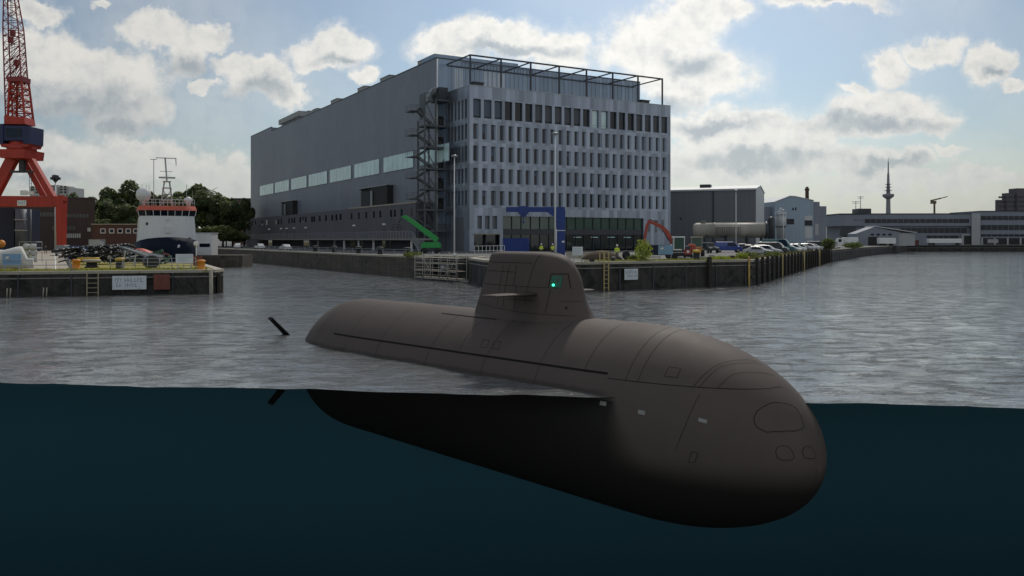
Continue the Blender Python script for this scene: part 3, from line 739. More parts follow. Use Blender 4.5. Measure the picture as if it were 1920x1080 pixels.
g = MB(); g.box(HX0+1.4, 124, z_(HZT)+1.9, HX0+4.2, 150, z_(HZT)+3.6)
for y in (126, 132, 138, 146): g.box(HX0+1.5, y, z_(HZT), HX0+1.8, y+.3, z_(HZT)+1.9); g.box(HX0+3.6, y, z_(HZT), HX0+3.9, y+.3, z_(HZT)+1.9)
g.build('roof_duct', VENTM, hall)
g = MB(); g.box(HX0+.6, HY0+2.2, z_(HZT), 20, HY0+9, z_(HZT)+1.5); g.box(28, HY0+1.0, z_(HZT)-2, 47, HY0+5, z_(HZT)+.4); g.build('roof_plant_screen', ZINC2, hall)
rl = MB()
for k in range(24): rl.box(4+k*.8, HY0-.3, z_(HZT)-1.4, 4.05+k*.8, HY0-.25, z_(HZT)-.3)
rl.box(4, HY0-.3, z_(HZT)-.3, 22.5, HY0-.25, z_(HZT)-.24); rl.build('roof_rail', DKM, hall)
# annex of dark brick with small windows, terrace, lamps
NX0 = -6.2
an = MB(); an.box(NX0, 1.9+DEP, 0, HX0-.004, 166+DEP, z_(13.5)); an.build('annex_wall', BRK, hall)
an = MB(); an.box(NX0-.08, 1.85+DEP, z_(13.504), HX0-.2, 46+DEP, z_(13.85)); an.build('annex_coping', COPE, hall)
def hp(px, off_):   # photo column -> y in the local frame on a plane parallel to the hall side
    q = (px-960)/F; ox = AX + .8646*off_; oy = AY + .5024*off_
    return (ox - oy*q)/(.5023 + .8647*q)
for zpx in (105,125,142,168,225,260,338,355,378,440,465,485,532,555,577,627,645,690,740,790,825,858,948,1007,1066,1128,1180,1267,1298,1353,1432):
    y = hp(440+zpx*.2315, NX0); w_ = 1.5 if y > 60 else 1.15
    g = MB(); g.m = 0; g.box(NX0-.02, y-w_/2, z_(10.7), NX0-.003, y+w_/2, z_(12.4)); g.m = 1; g.box(NX0-.05, y-w_/2-.06, z_(10.6), NX0-.022, y+w_/2+.06, z_(10.695)); g.m = 2; g.box(NX0-.04, y-.03, z_(10.7), NX0-.021, y+.03, z_(12.4))
    g.build('window', [GLS, GRYM, FRM], hall)
TX = -10.8; ty0, ty1 = hp(772, TX), hp(461, TX)
g = MB(); g.box(TX, ty0, z_(5.35), NX0-.004, ty1, z_(5.75)); g.build('terrace_deck', CONC, hall)
g = MB(); n_ = 90
for k in range(n_+1): y = ty0+(ty1-ty0)*k/n_; g.box(TX+.05, y-.03, z_(5.75), TX+.1, y+.03, z_(7.2))
for zz_ in (5.95, 6.2, 6.45, 6.7, 6.95): g.box(TX+.06, ty0, z_(zz_), TX+.09, ty1, z_(zz_)+.03)
g.box(TX+.03, ty0, z_(7.2), TX+.12, ty1, z_(7.28))
g.build('terrace_railing', GRYM, hall)
for px_ in (580, 596, 627, 645, 672, 700, 771):
    y = hp(px_, TX+.5); g = MB(); g.box(TX+.4, y-.18, 0, TX+.75, y+.18, z_(5.35)); g.build('terrace_column', GRYM if px_ < 640 else WHT, hall)
for px_, wd in ((507,5),(575,6),(662,3.5),(680,1.5),(720,2),(731,1.3)):
    y = hp(px_, NX0); g = MB(); g.box(NX0-.03, y-wd/2, 0, NX0-.004, y+wd/2, z_(5.2)); g.build('door_opening', LG2, hall)
for zpx in (280,377,423,483,577,967,1210):
    y = hp(440+zpx*.2315, TX+.3); g = MB(); g.m = 1; g.tube((TX+.3, y, z_(5.75)), (TX+.3, y, z_(8.6)), .07, n=6); g.m = 0; g.lathe([(.1,z_(8.6)),(.42,z_(8.75)),(.45,z_(9.0)),(.1,z_(9.12))], 10, (TX+.3, y, 0)); g.build('terrace_lamp', [WHT, DKM], hall)
g = MB()
for k in range(12): t = k/12; g.box(TX, ty0-.5-3.2*t, z_(5.55-2.4*t), NX0-2.2, ty0-.5-3.2*t+.35, z_(5.62-2.4*t))
g.bar((TX+.05, ty0, z_(7.2)), (TX+.05, ty0-3.8, z_(4.6)), .07); g.bar((TX+.05, ty0, z_(5.5)), (TX+.05, ty0-3.8, z_(3.0)), .1, .25)
for k in range(6): t = k/6; g.box(TX+.03, ty0-3.6*t-.03, z_(5.6-2.5*t), TX+.07, ty0-3.6*t+.03, z_(7.2-2.5*t))
g.build('terrace_steps', GRYM, hall)
# fire stair
fs = MB(); SX0, SX1, SY0, SY1 = -6.9, -.9, 7.4, 11.3
lv = [35.6, 30.0, 25.4, 20.8, 16.4, 12.0, 7.5]
def railing(b, p0, p1, hgt=1.1, n=5):
    p0 = Vector(p0); p1 = Vector(p1)
    for k in range(n+1): q = p0.lerp(p1, k/n); b.bar(q, q+Vector((0,0,hgt)), .05)
    for hh in (hgt, hgt*.55): b.bar(p0+Vector((0,0,hh)), p1+Vector((0,0,hh)), .05)
for i, z in enumerate(lv):
    zc = z_(z); x0 = SX0 if i else -3.8
    fs.box(x0, SY0, zc-.35, SX1, SY1, zc)
    fs.bar((x0, SY0+.05, zc-.2), (SX1, SY0+.05, zc-.2), .2, .4)
    railing(fs, (x0, SY0+.04, zc), (SX1, SY0+.04, zc), 1.2, 8); railing(fs, (x0+.04, SY0, zc), (x0+.04, SY1, zc), 1.2, 4)
    if i < len(lv)-1:
        zn_ = z_(lv[i+1]); zm_ = (zc+zn_)/2; xh = -8.9
        fs.box(xh-.9, SY0, zm_-.15, xh+.9, SY1-.5, zm_); railing(fs, (xh-.9, SY0, zm_), (xh+.6, SY0, zm_), 1.2, 4); railing(fs, (xh-.9, SY0, zm_), (xh-.9, SY1-.5, zm_), 1.2, 3)
        for (ya, xa, za, zb_) in ((SY0+.3, xh+.9, zm_, zn_), (SY0+2.1, xh+.9, zm_, zc)):
            xb_ = SX0+2.4
            for yy in (ya, ya+1.2): fs.bar((xa, yy, za-.1), (xb_, yy, zb_-.1), .08, .3)
            for k in range(8): t = (k+.5)/8; fs.cbox((xa+(xb_-xa)*t, ya+.6, za+(zb_-za)*t), (.32, 1.15, .05))
            fs.bar((xa, ya, za+1.1), (xb_, ya, zb_+1.1), .06)
        fs.bar((SX0+.1, SY0+.1, zc-.3), (SX0+2.6, SY0+.1, zn_+.2), .14); fs.bar((SX0+4.4, SY0+.1, zn_+1.6), (SX0+3.0, SY0+.1, zc-.5) if i % 2 else (SX1-.4, SY0+.1, zc-.4), .14)
for x in (SX0+.12, SX0+2.7): fs.bar((x, SY0+.12, 0), (x, SY0+.12, z_(35.4) if x > SX0+1 else z_(36.6)), .3); fs.bar((x, SY1-.2, 0), (x, SY1-.2, z_(31)), .26)
fs.box(SX0, SY0+.2, z_(31.2), SX0+.08, SY0+2.6, z_(36.6)); fs.bar((SX0, SY0+.1, z_(36.6)), (SX0+2.8, SY0+.1, z_(36.9)), .16)
fs.build('fire_stair', pm('stair_steel', (.085,.095,.105), .5, .15, 1, metal=.3), hall)
fsb = MB(); fsb.box(-3.0, SY0+1, z_(35.62), -.9, SY0+3.6, z_(38.4)); fsb.build('stair_head_box', DKM, hall)
fsb = MB(); fsb.s = True
for k in range(7):
    a0 = math.pi*(.5+.5*k/6); fsb.lathe([(.9,-.3),(1,-.1),(1,.1),(.9,.3)], 10, (-3.1+1.1*math.cos(a0), SY0+2.2, z_(36.2)+1.3*math.sin(a0)), 'y')
fsb.build('air_duct', GRYM, hall)
for z in lv[1:6]: db = MB(); db.box(-1.9, HY0-.3, z_(z), -.5, HY0-.123, z_(z)+2.6); db.build('stair_door', BLK, hall)
# ------------------------------------------------------------ vehicles
TYRE = pm('tyre', (.02,.02,.021), .85, .15, 3)
RIM = pm('rim', (.35,.35,.36), .4, .1, 3, metal=.7)
LAMP = pm('lamp_lens', (.7,.7,.66), .15, .05, 3)
TAILL = pm('tail_lens', (.4,.02,.02), .3, .05, 3)
def paint(name, col): return pm(name, col, .28, .05, .8, spec=.6)
PAINT = {k: paint('car_paint_'+k, c) for k, c in dict(silver=(.42,.43,.44), grey=(.20,.21,.22), black=(.02,.021,.024), green=(.03,.075,.065), blue=(.02,.055,.26), white=(.66,.67,.67), dark=(.035,.045,.05), teal=(.05,.12,.13)).items()}
PROF = {  # half profile (x along length, z) of lower body, then greenhouse: front to back
 'car': dict(L=4.4, W=1.8, body=[(2.2,.35),(2.2,.62),(2.1,.75),(1.25,.92),(-1.9,.98),(-2.15,.9),(-2.2,.35)], top=[(1.2,.92),(.45,1.38),(-.2,1.46),(-1.0,1.42),(-1.85,.98)]),
 'estate': dict(L=4.6, W=1.85, body=[(2.3,.35),(2.3,.7),(2.2,.82),(1.35,1.0),(-2.2,1.06),(-2.28,.9),(-2.3,.35)], top=[(1.3,1.0),(.55,1.52),(-.3,1.64),(-1.8,1.58),(-2.2,1.06)]),
 'van': dict(L=5.2, W=2.0, body=[(2.6,.4),(2.6,.85),(2.5,1.05),(1.95,1.22),(-2.55,1.22),(-2.6,1.15),(-2.6,.4)], top=[(1.9,1.22),(1.2,1.95),(.8,2.08),(-2.35,2.08),(-2.52,1.22)]),
 'bigvan': dict(L=5.9, W=2.05, body=[(2.95,.4),(2.95,.95),(2.85,1.15),(2.3,1.32),(-2.9,1.32),(-2.95,1.2),(-2.95,.4)], top=[(2.25,1.32),(1.5,2.35),(1.1,2.6),(-2.7,2.6),(-2.86,1.32)]),
 'offroad': dict(L=4.5, W=1.95, body=[(2.2,.5),(2.2,1.0),(2.1,1.12),(.9,1.2),(-2.15,1.2),(-2.2,1.1),(-2.2,.5)], top=[(.85,1.2),(.55,1.85),(.4,1.95),(-2.0,1.95),(-2.12,1.2)]),
}
def vehicle(name, label, cat, kind, col, loc, rz, group=None, roof=None):
    P = PROF[kind]; t = thing(name, label, cat, loc, rz, group); hw = P['W']/2
    m = PAINT[col]; b = MB(); b.s = False
    pr = P['body']; rings = []
    for y, k in ((-hw, .94), (-hw+.05, .985), (-hw+.16, 1), (hw-.16, 1), (hw-.05, .985), (hw, .94)):
        zc = .7; rings.append([(x*(1 if k > .95 else .985), y, zc+(z-zc)*k) for x, z in pr])
    b.loft(rings)
    tp = P['top']; rings = []
    hw2 = hw-.1
    for y, s_ in ((-hw2, 0), (-hw2+.15, .9), (-hw2+.3, 1), (hw2-.3, 1), (hw2-.15, .9), (hw2, 0)):
        z0 = tp[0][1]; zm_ = max(z for x, z in tp)
        rings.append([(x, y, z0-.05+(z-z0+.05)*(s_ if 0 < i < len(tp)-1 else 1)*(1 if s_ else 0)) for i, (x, z) in enumerate(tp)] + [(tp[-1][0], y, z0-.06), (tp[0][0], y, z0-.06)])
    b.loft(rings)
    b.build('body', m, t)
    # glazing laid just proud of the greenhouse
    g = MB()
    z0 = tp[0][1]; zt = max(z for x, z in tp)
    def side(y): return -hw2+.1 if y < 0 else hw2-.1
    (xa, za), (xb, zb) = tp[0], tp[1]
    g2 = MB(); n_ = Vector((zb-za, 0, xa-xb)).normalized()*.012
    def L(u, y): return Vector((xa+(xb-xa)*u, y, za+(zb-za)*u))+n_
    g2.add([L(.1,-hw2+.3), L(.1,hw2-.3), L(.93,hw2-.34), L(.93,-hw2+.34)], [(0,1,2,3)]); g2.build('windscreen', GLS, t)
    for sy in (-1, 1):
        g = MB(); xf = tp[1][0]-.1; xr = tp[-2][0]+.15; zz0 = z0+.03; zz1 = zt-.13
        if kind in ('van', 'bigvan') : xr = max(xr, xf-1.35)
        ya = (hw2+.012)*sy; yb = (hw2-.145+.012)*sy
        x2 = tp[0][0]-.35
        ln = lambda x: (x, )
        def Q(x, f): return (x, sy*(hw2-.15*f*.9+.012), zz0+(zz1-zz0)*f)
        g.add([Q(x2,0), Q(xr-.1,0), Q(xr+.15,1), Q(xf-.05,1)], [(0,1,2,3)])
        g.build('side_window', GLS, t)
        lp = MB(); lp.cbox((pr[1][0]-.06, sy*(hw-.32), pr[1][1]+.02), (.16,.42,.16)); lp.build('headlight', LAMP, t)
        lp = MB(); lp.cbox((pr[-2][0]+.04, sy*(hw-.18), pr[-2][1]-.05), (.12,.2,.24)); lp.build('tail_light', TAILL, t)
        for x in (P['L']/2-.85, -P['L']/2+.85):
            wr = .34 if kind in ('car', 'estate') else .38
            wb = MB(); wb.lathe([(wr*.6,-.1),(wr*.95,-.11),(wr,-.06),(wr,.06),(wr*.95,.11),(wr*.6,.1)], 14, (x, sy*(hw-.1), wr), 'y'); wh = wb.build('wheel', TYRE, t)
            wb = MB(); wb.lathe([(.02,-.115),(wr*.55,-.108),(wr*.6,-.09),(wr*.6,.09),(wr*.55,.108),(.02,.115)], 10, (x, sy*(hw-.1), wr), 'y'); wb.build('rim', RIM, wh)
    bp = MB(); bp.cbox((pr[0][0]+.0, 0, pr[0][1]+.12), (.1, P['W']-.2, .18)); bp.build('bumper', BLK, t)
    return t
CH = math.atan2(-.43, .9)
GC = 'cars and vans parked in a row along the quay edge'
for (px_, Y, kind, col, name, label, cat) in (
 (1421,130,'car','silver','parked_car','silver saloon car nearest of the row parked nose to the quay edge','car'),
 (1437,135.5,'estate','silver','parked_car','silver estate car parked second in the row, partly behind the silver saloon','car'),
 (1449,142,'van','dark','parked_van','dark low-roofed van parked between the silver estate car and the tall green van','van'),
 (1459,150,'bigvan','teal','parked_van','tall dark green van standing above the other parked cars','van'),
 (1481,158,'car','white','parked_car','white saloon car just right of the tall green van','car'),
 (1490,166,'estate','white','parked_car','white estate car in the row, two places right of the tall green van','car'),
 (1500,174,'estate','grey','parked_car','grey estate car near the middle of the parked row','car'),
 (1509,183,'car','silver','parked_car','small silver car in the far half of the parked row','car'),
 (1518,192,'estate','white','parked_car','white estate car third from the far end of the parked row','car'),
 (1526,202,'car','silver','parked_car','silver car beside the black van at the far end of the row','car'),
 (1531,214,'van','black','parked_van','black van with light windscreen edge at the far end of the parked row','van')):
    p = at(px_, Y, GZ); vehicle(name, label, cat, kind, col, p, CH + random.Random(px_).uniform(-.06, .06), GC)
vehicle('parked_car', 'black car in the second row, partly hidden behind the silver saloon', 'car', 'car', 'black', at(1407, 168, GZ), CH)
vehicle('parked_van', 'white panel van in the second row below the flange end of the beige tank', 'van', 'van', 'white', at(1446, 186, GZ), CH+.05)
vehicle('parked_car', 'grey estate car parked side-on between the blue van and the beige tank', 'car', 'estate', 'grey', at(1398, 178, GZ), .1)
vehicle('parked_van', 'blue panel van parked side-on in front of the big beige tank', 'van', 'van', 'blue', at(1365, 160, GZ), -.08)
vehicle('offroad_car', 'dark off-road car with light roof facing us between the digger and the blue van', 'car', 'offroad', 'dark', at(1330, 152, GZ), R(-80))
# ------------------------------------------------------------ people
SKIN = pm('skin', (.42,.26,.19), .6, .05, 4); HIVIS = pm('hi_vis', (.62,.72,.06), .7, .1, 4); TROUS = pm('work_trousers', (.03,.035,.05), .85, .15, 4); HELM = pm('helmet', (.75,.75,.72), .4, .05, 2)
REFL = pm('reflective', (.7,.7,.68), .4, .05, 2)
def person(label, loc, rz, stance=.0, arm=0.0, vest=True, group=None, helmet=True):
    t = thing('person', label, 'person', loc, rz, group)
    V = [(0,0,.98),(0,0,1.18),(0,0,1.42),(0,0,1.53),(0,.01,1.62),(0,.015,1.74)]
    r = [.15,.14,.15,.06,.085,.08]; Ed = [(0,1),(1,2),(2,3),(3,4),(4,5)]
    for s_ in (-1, 1):
        o = len(V)
        V += [(s_*.17,0,1.43),(s_*.25,.02,1.16),(s_*.25-.02*s_+arm*.1*s_,.12+arm*.2,.95+arm*.2),(s_*.24,.15+arm*.25,.88+arm*.2)]; r += [.07,.05,.038,.042]; Ed += [(2,o),(o,o+1),(o+1,o+2),(o+2,o+3)]
        o = len(V)
        V += [(s_*.1,s_*stance*.3,.9),(s_*.11,s_*stance+.02,.5),(s_*.11,s_*stance*1.4-.02,.08),(s_*.12,s_*stance*1.4+.15,.04)]; r += [.1,.07,.05,.04]; Ed += [(0,o),(o,o+1),(o+1,o+2),(o+2,o+3)]
    me = bpy.data.meshes.new('body'); me.from_pydata(V, Ed, [])
    ob = bpy.data.objects.new('body', me); COL.objects.link(ob); ob.parent = t
    md = ob.modifiers.new('skin', 'SKIN'); ob.modifiers.new('sub', 'SUBSURF').levels = 1
    ob.modifiers['sub'].render_levels = 1
    for i, q in enumerate(r): me.skin_vertices[0].data[i].radius = (q, q*.9); me.skin_vertices[0].data[i].use_root = (i == 0)
    me.materials.append(TROUS)
    h_ = MB(); h_.lathe([(.05,1.53),(.085,1.6),(.1,1.68),(.09,1.76),(.04,1.8)], 10, (0,.02,0)); h_.build('head', SKIN, t)
    if helmet: h_ = MB(); h_.lathe([(.14,1.715),(.135,1.73),(.115,1.74),(.11,1.8),(.07,1.86),(.01,1.88)], 12, (0,.02,0)); h_.build('helmet', HELM, t)
    if vest:
        j = MB(); j.s = True
        def rg(z, a, b): return [(a*math.cos(2*math.pi*k/12), b*math.sin(2*math.pi*k/12), z) for k in range(12)]
        j.loft([rg(.92,.2,.15), rg(1.1,.19,.145), rg(1.3,.215,.15), rg(1.42,.215,.13), rg(1.5,.12,.1)], cap=False)
        j.m = 1; j.loft([rg(1.05,.199,.153), rg(1.11,.199,.153)], cap=False); j.m = 0
        for s_ in (-1, 1): j.tube((s_*.18,0,1.44), (s_*.262,.02,1.14), .085, .07, 8); j.tube((s_*.262,.02,1.15), (s_*.25+arm*.1*s_,.13+arm*.2,.96+arm*.2), .07, .055, 8)
        j.build('hi_vis_jacket', [HIVIS, REFL], t)
    return t
person('person in yellow high-visibility jacket standing alone at the quay edge right of the yellow ladder', gnd(1157, 487), R(180), .06, .2)
person('person in high-visibility jacket, left of the two standing behind the submarine sail', at(1015, 128, GZ), R(160), .1, .4)
person('person in high-visibility jacket beside the white lamp mast behind the submarine sail', at(1036, 124, GZ), R(200), .05, 1.0)
person('person in high-visibility jacket close to the cab of the red excavator', at(1259, 105, GZ), R(100), .12, .5)
# ------------------------------------------------------------ masts, signs, ladders, bollards
def mast(label, px_, ytop, Y, zb, r=.13, head='flat', cat='lamp post'):
    t = thing('lamp_mast', label, cat, at(px_, Y, zb)); hh = zat(ytop, Y) - zb
    b = MB(); b.tube((0,0,0), (0,0,hh), r, r*.55, 10); b.lathe([(r*1.8,0),(r*1.8,.3),(r*1.1,.35)], 10); b.build('pole', WHT, t)
    b = MB()
    if head == 'flat': b.lathe([(.08,hh-.1),(.45,hh),(.5,hh+.18),(.2,hh+.3),(.02,hh+.32)], 12)
    elif head == 'ring':
        b.lathe([(.2,hh-.6),(.8,hh+.1),(.9,hh+1.3),(.7,hh+1.5),(.1,hh+1.55)], 12)
        for k in range(8): a = k*math.pi/4; b.cbox((1.05*math.cos(a),1.05*math.sin(a),hh+.5), (.45,.45,.7))
    b.build('lamp_head', GRYM if head != 'ring' else DKM, t); return t
mast('tall white lamp mast standing in front of the middle of the office block', 1041, 252, 119, 3.0, .14)
mast('tall white lamp mast in front of the left corner of the office block', 852, 294, 128, 3.0, .13)
mast('thin pale pole rising in front of the grey shed and beige tank', 1380, 358, 185, 3.0, .13)
mast('lamp mast with a ring of floodlights beside the red crane leg', 104, 338, 235, 2.3, .3, 'ring')
mast('thin lamp pole at far left of the light blue factory building', 1469, 395, 240, 3.0, .10)
SIGNB = pm('sign_white', (.62,.66,.68), .6, .08, 1.2, streak=.08, dirt=((.30,.33,.33),1.8,.6))
SIGNT = pm('sign_letters', (.26,.33,.41), .7, .2, 3)
SIGNBL = pm('sign_blue', (.18,.33,.50), .5, .1, 1.5)
REDP = pm('rusty_plate', (.17,.055,.04), .8, .35, 1.5, streak=.2)
def lines(b, w_, h_, rows, y=-.012, seed=1, m=1):
    # rows of short strokes: lettering too small to read in the photo
    r_ = random.Random(seed); b.m = m
    for (zc, hh, x0, x1) in rows:
        x = x0*w_
        while x < x1*w_:
            l = hh*h_*r_.uniform(.35,.8)
            if r_.random() < .85:
                b.box(x, y, zc*h_-hh*h_/2, x+l*.28, y+.006, zc*h_+hh*h_/2)
                k = r_.random(); zz_ = zc*h_ + hh*h_*(.36 if k < .4 else (-.0 if k < .7 else -.36))
                b.box(x+l*.28+.001, y, zz_-hh*h_*.11, x+l*.8, y+.006, zz_+hh*h_*.11)
            x += l+.02*h_
    b.m = 0
def sign(name, label, p, rz, w_, h_, rows, seed, legs=True, base=SIGNB, extra=None):
    t = thing(name, label, 'sign', p, rz); b = MB(); z0 = .75 if legs else 0
    b.X = Matrix.Translation((-w_/2, 0, z0)); b.box(0, 0, 0, w_, .05, h_); lines(b, w_, h_, rows, seed=seed)
    if extra: extra(b, w_, h_)
    b.build('board', [base, SIGNT, WHT], t)
    if legs:
        for x in (-w_*.38, w_*.38): l_ = MB(); l_.box(x-.04, .055, 0, x+.04, .12, z0+h_*.9); l_.build('leg', GRYM, t)
    return t
sign('quay_sign', 'white board with dark lettering fixed low on the pier wall, at left', Vector((-37.83, 82.42, .55)), math.atan2(.2840,.9588), 3.1, 1.35, [(.68,.3,.08,.9),(.32,.26,.12,.8)], 3, False)
sign('quay_sign', 'white notice board on posts at the pier tip beside the orange bollard', gnd(337, 508, 2.3)+Vector((0,1.2,0)), .2, 1.7, .95, [(.8,.08,.1,.9),(.62,.1,.1,.9),(.45,.08,.1,.85),(.28,.07,.1,.8)], 5)
def logo(b, w_, h_):
    b.m = 1; b.box(w_*.08, -.014, h_*.45, w_*.42, -.002, h_*.92); b.m = 2; b.prism([(w_*.14,h_*.62),(w_*.3,h_*.82),(w_*.36,h_*.66),(w_*.24,h_*.55)], -.02, -.0145); b.m = 0
sign('quay_sign', 'pale blue board with dark logo square beside the covered white boat', gnd(22, 511, 2.3), .3, 1.6, 1.05, [(.25,.1,.1,.9)], 7, True, SIGNBL, logo)
sign('quay_sign', 'pale blue board with dark logo square in front of the red excavator', gnd(1248, 489, 3.0), -.1, 1.7, 1.05, [(.2,.08,.1,.9)], 8, True, SIGNBL, logo)
sign('quay_sign', 'small white notice board on posts just right of the submarine sail', gnd(1083, 491.5, 3.0), .0, 1.15, .95, [(.78,.1,.1,.9),(.55,.08,.1,.9),(.38,.08,.1,.85),(.2,.07,.1,.8)], 9)
sign('quay_sign', 'white board with two lines of lettering on the quay wall right of the ladder', Vector((13.03, 91.03, 1.1)), math.atan2(11.4,20.85), 1.8, 1.2, [(.7,.3,.08,.92),(.35,.24,.2,.9)], 11, False)
t = MB(); t.box(-.75,-.04,0,.75,.03,1.5); 
for k in range(3): t.box(-.6,-.06,.2+k*.45,.6,-.042,.32+k*.45)
o = t.build('rusty_plate', REDP); o.location = (-34.98, 83.26, .5); o.rotation_euler = (0,0,math.atan2(.2840,.9588)); tag(o, 'rust-red square steel plate on the pier wall right of the sign board', 'plate')
LADC = pm('ladder_steel', (.34,.29,.19), .6, .25, 2)
def ladder(label, p, rz, zt, up=0.0, mat=LADC, wd=.62):
    t = thing('quay_ladder', label, 'ladder', p, rz)
    for s_ in (-1, 1):
        b = MB(); b.box(s_*wd-.05, -.12, 0, s_*wd+.05, -.04, zt+up)
        if up: b.bar((s_*wd, -.08, zt+up-.04), (s_*wd, .7, zt+up-.04), .08); b.bar((s_*wd, .7, zt), (s_*wd, .7, zt+up), .08)
        b.build('rail', mat, t)
    for k in range(int((zt+up*.6)/.46)): b = MB(); b.bar((-wd+.05, -.08, .3+k*.46), (wd-.05, -.08, .3+k*.46), .06); b.build('rung', mat, t)
    return t
ladder('yellowish steel ladder on the left pier wall beside the sign board', (-40.98, 81.48, .02), math.atan2(.2840,.9588), 2.3, 0, LADC, .5)
ladder('yellow steel ladder rising above the quay edge right of the submarine sail', (10.08, 89.5, .02), math.atan2(11.4,20.85), 3.1, 1.1, pm('ladder_yellow', (.44,.36,.15), .6, .2, 2, dirt=((.2,.16,.08),2,.56)), .3)
def bollard(label, p, kind):
    t = thing('mooring_bollard', label, 'bollard', p, 0, 'mooring bollards on the quays'); b = MB()
    if kind == 'tall':
        b.lathe([(.55,0),(.55,.12),(.42,.16),(.40,.95)], 14); b.build('post', BLK, t); b = MB(); b.lathe([(.40,.952),(.48,1.0),(.48,1.18),(.4,1.28),(.02,1.3)], 14); b.build('cap', YEL, t)
    elif kind == 'orange':
        b.lathe([(.45,0),(.45,.1),(.38,.14),(.38,.85),(.46,.9),(.46,1.02),(.3,1.1),(.02,1.12)], 14); b.build('post', ORG, t)
    else:
        b.lathe([(.75,0),(.75,.1),(.6,.18),(.55,.6)], 16); b.build('post', BLK, t); b = MB(); b.lathe([(.56,.602),(.95,.68),(.98,.84),(.8,.95),(.02,.98)], 16); b.build('cap', COPE, t)
bollard('orange bollard near the white road line on the left pier', gnd(143, 506, 2.3), 'orange')
bollard('yellow-capped dark bollard in the middle of the left pier above the sign board', gnd(225, 506, 2.3), 'tall')
bollard('broad dark bollard with a pale mushroom cap on the left pier', gnd(172, 502, 2.3), 'wide')
bollard('orange bollard on the very tip of the left pier', gnd(377, 507, 2.3), 'orange')
bollard('dark bollard with a broad yellow cap in front of the red excavator', gnd(1306, 489, 3.0), 'tall')
# railings along the left pier
def rail(label, pts, hgt=1.05, sp=1.9, mat=GRYM, rows=(1.0,.55)):
    o0 = Vector(pts[0]); t = thing('guard_rail', label, 'railing', o0); pts = [Vector(p)-o0 for p in pts]; b = MB()
    for a, c in zip(pts, pts[1:]):
        for r_ in rows: b.tube(a+Vector((0,0,hgt*r_)), c+Vector((0,0,hgt*r_)), .028, n=5)
    b.build('rails', mat, t)
    for a, c in zip(pts, pts[1:]):
        n_ = max(1, round((c-a).length/sp))
        for k in range(n_+1): q = a.lerp(c, k/n_); b = MB(); b.tube(q, q+Vector((0,0,hgt+.03)), .035, n=6); b.build('post', mat, t)
    return t
def pier(x, inn): d = Vector((.959,.284,0)); o = Vector((-30.3,85.1,2.36)); n = Vector((-.284,.959,0)); return o + d*(x) + n*inn
rail('thin grey pipe railing along the front edge of the left pier', [pier(-28,.6), pier(-13.5,.6)], 1.15, 2.2)
rail('pale pipe railing behind the notice board at the pier tip', [pier(-10.5,4.5), pier(-2.2,4.5)], 1.15, 1.2, GRYM, (1,.66,.33))
rail('white tubular fence on the quay left of the submarine sail', [at(890,128,3), at(946,134,3)], 1.5, 1.0, WHT, (1,.5))
# fenders on pier wall
for k, x in enumerate((-18.6, -15.5)):
    t = thing('pipe_fender', ['pair of worn pale pipes low on the pier wall, left pair', 'pair of worn pale pipes low on the pier wall, nearer the ladder'][k], 'fender', pier(x, -.3)+Vector((0,0,-2.35)), math.atan2(.2840,.9588))
    for s_ in (-1, 1): b = MB(); b.tube((s_*.14,0,-.1), (s_*.14+.05,.02,.85), .07, .06, 8); b.build('pipe', COPE, t)
# timber fender piles along the right quay, yellow marker piles
def pile_at(k): return Vector((28.5,100,0)) + Vector((.4254,.905,0))*k
pt = thing('fender_pile', 'dark weathered timber pile on the quay edge below the parked cars', 'pile', (0,0,0), CH, 'timber piles along the right quay edge')
b = MB(); b.loft([[(-.17,-.2,-4),(.2,-.2,-4),(.2,.2,-4),(-.17,.2,-4)],[(-.17,-.2,3.2),(.2,-.2,3.2),(.2,.2,3.2),(-.17,.2,3.2)],[(-.12,-.15,3.35),(.14,-.15,3.3),(.14,.15,3.3),(-.12,.15,3.35)]]); b.build('timber', TIMB, pt)
b = MB(); b.box(-.19,-.22,2.75,.22,.22,2.83); b.build('iron_band', DKM, pt)
pos = [2.6+4.4*k for k in range(34)]
for k, s_ in enumerate(pos):
    p = pile_at(s_)+Vector((.42,-.2,0))
    if k == 0: pt.location = p
    else: dup(pt, p, CH)
t0 = thing('quay_waling', 'long dark timber waling beam along the right quay edge', 'beam', (28.5,100,0))
for z in (1.0, 2.2): b = MB(); b.bar((.25,-.1,z), (47.2,99.9,z), .16, .3); b.build('beam', TIMB, t0)
POSTY = pm('post_yellow', (.40,.33,.12), .6, .2, 1.5, dirt=((.14,.11,.05),1.5,.56))
YP = [(1400,100.0,0),(1459,0,24.5),(1513,0,54),(1546,0,84)]
LBLY = ['rusty yellow post on the corner of the dark quay', 'yellow marker post on the quay edge below the silver saloon', 'yellow marker post on the quay edge below the white cars', 'yellow marker post on the quay edge beside the dark bush']
for k, (px_, Y, s_) in enumerate(YP):
    p = pile_at(s_)+Vector((.62,-.25,0)) if k else Vector((28.3,99.55,0))
    t = thing('marker_post', LBLY[k], 'post', p, 0, 'yellow posts on the right quay'); b = MB(); b.tube((0,0,-3), (0,0,3.35), .135, .125, 10); b.build('pipe', POSTY if k else pm('rusty_yellow', (.42,.28,.08), .8, .3, 2, dirt=((.13,.06,.03),1.2,.5)), t); b = MB(); b.lathe([(.12,3.352),(.15,3.36),(.15,3.42),(.02,3.46)], 10); b.build('cap', POSTY, t)
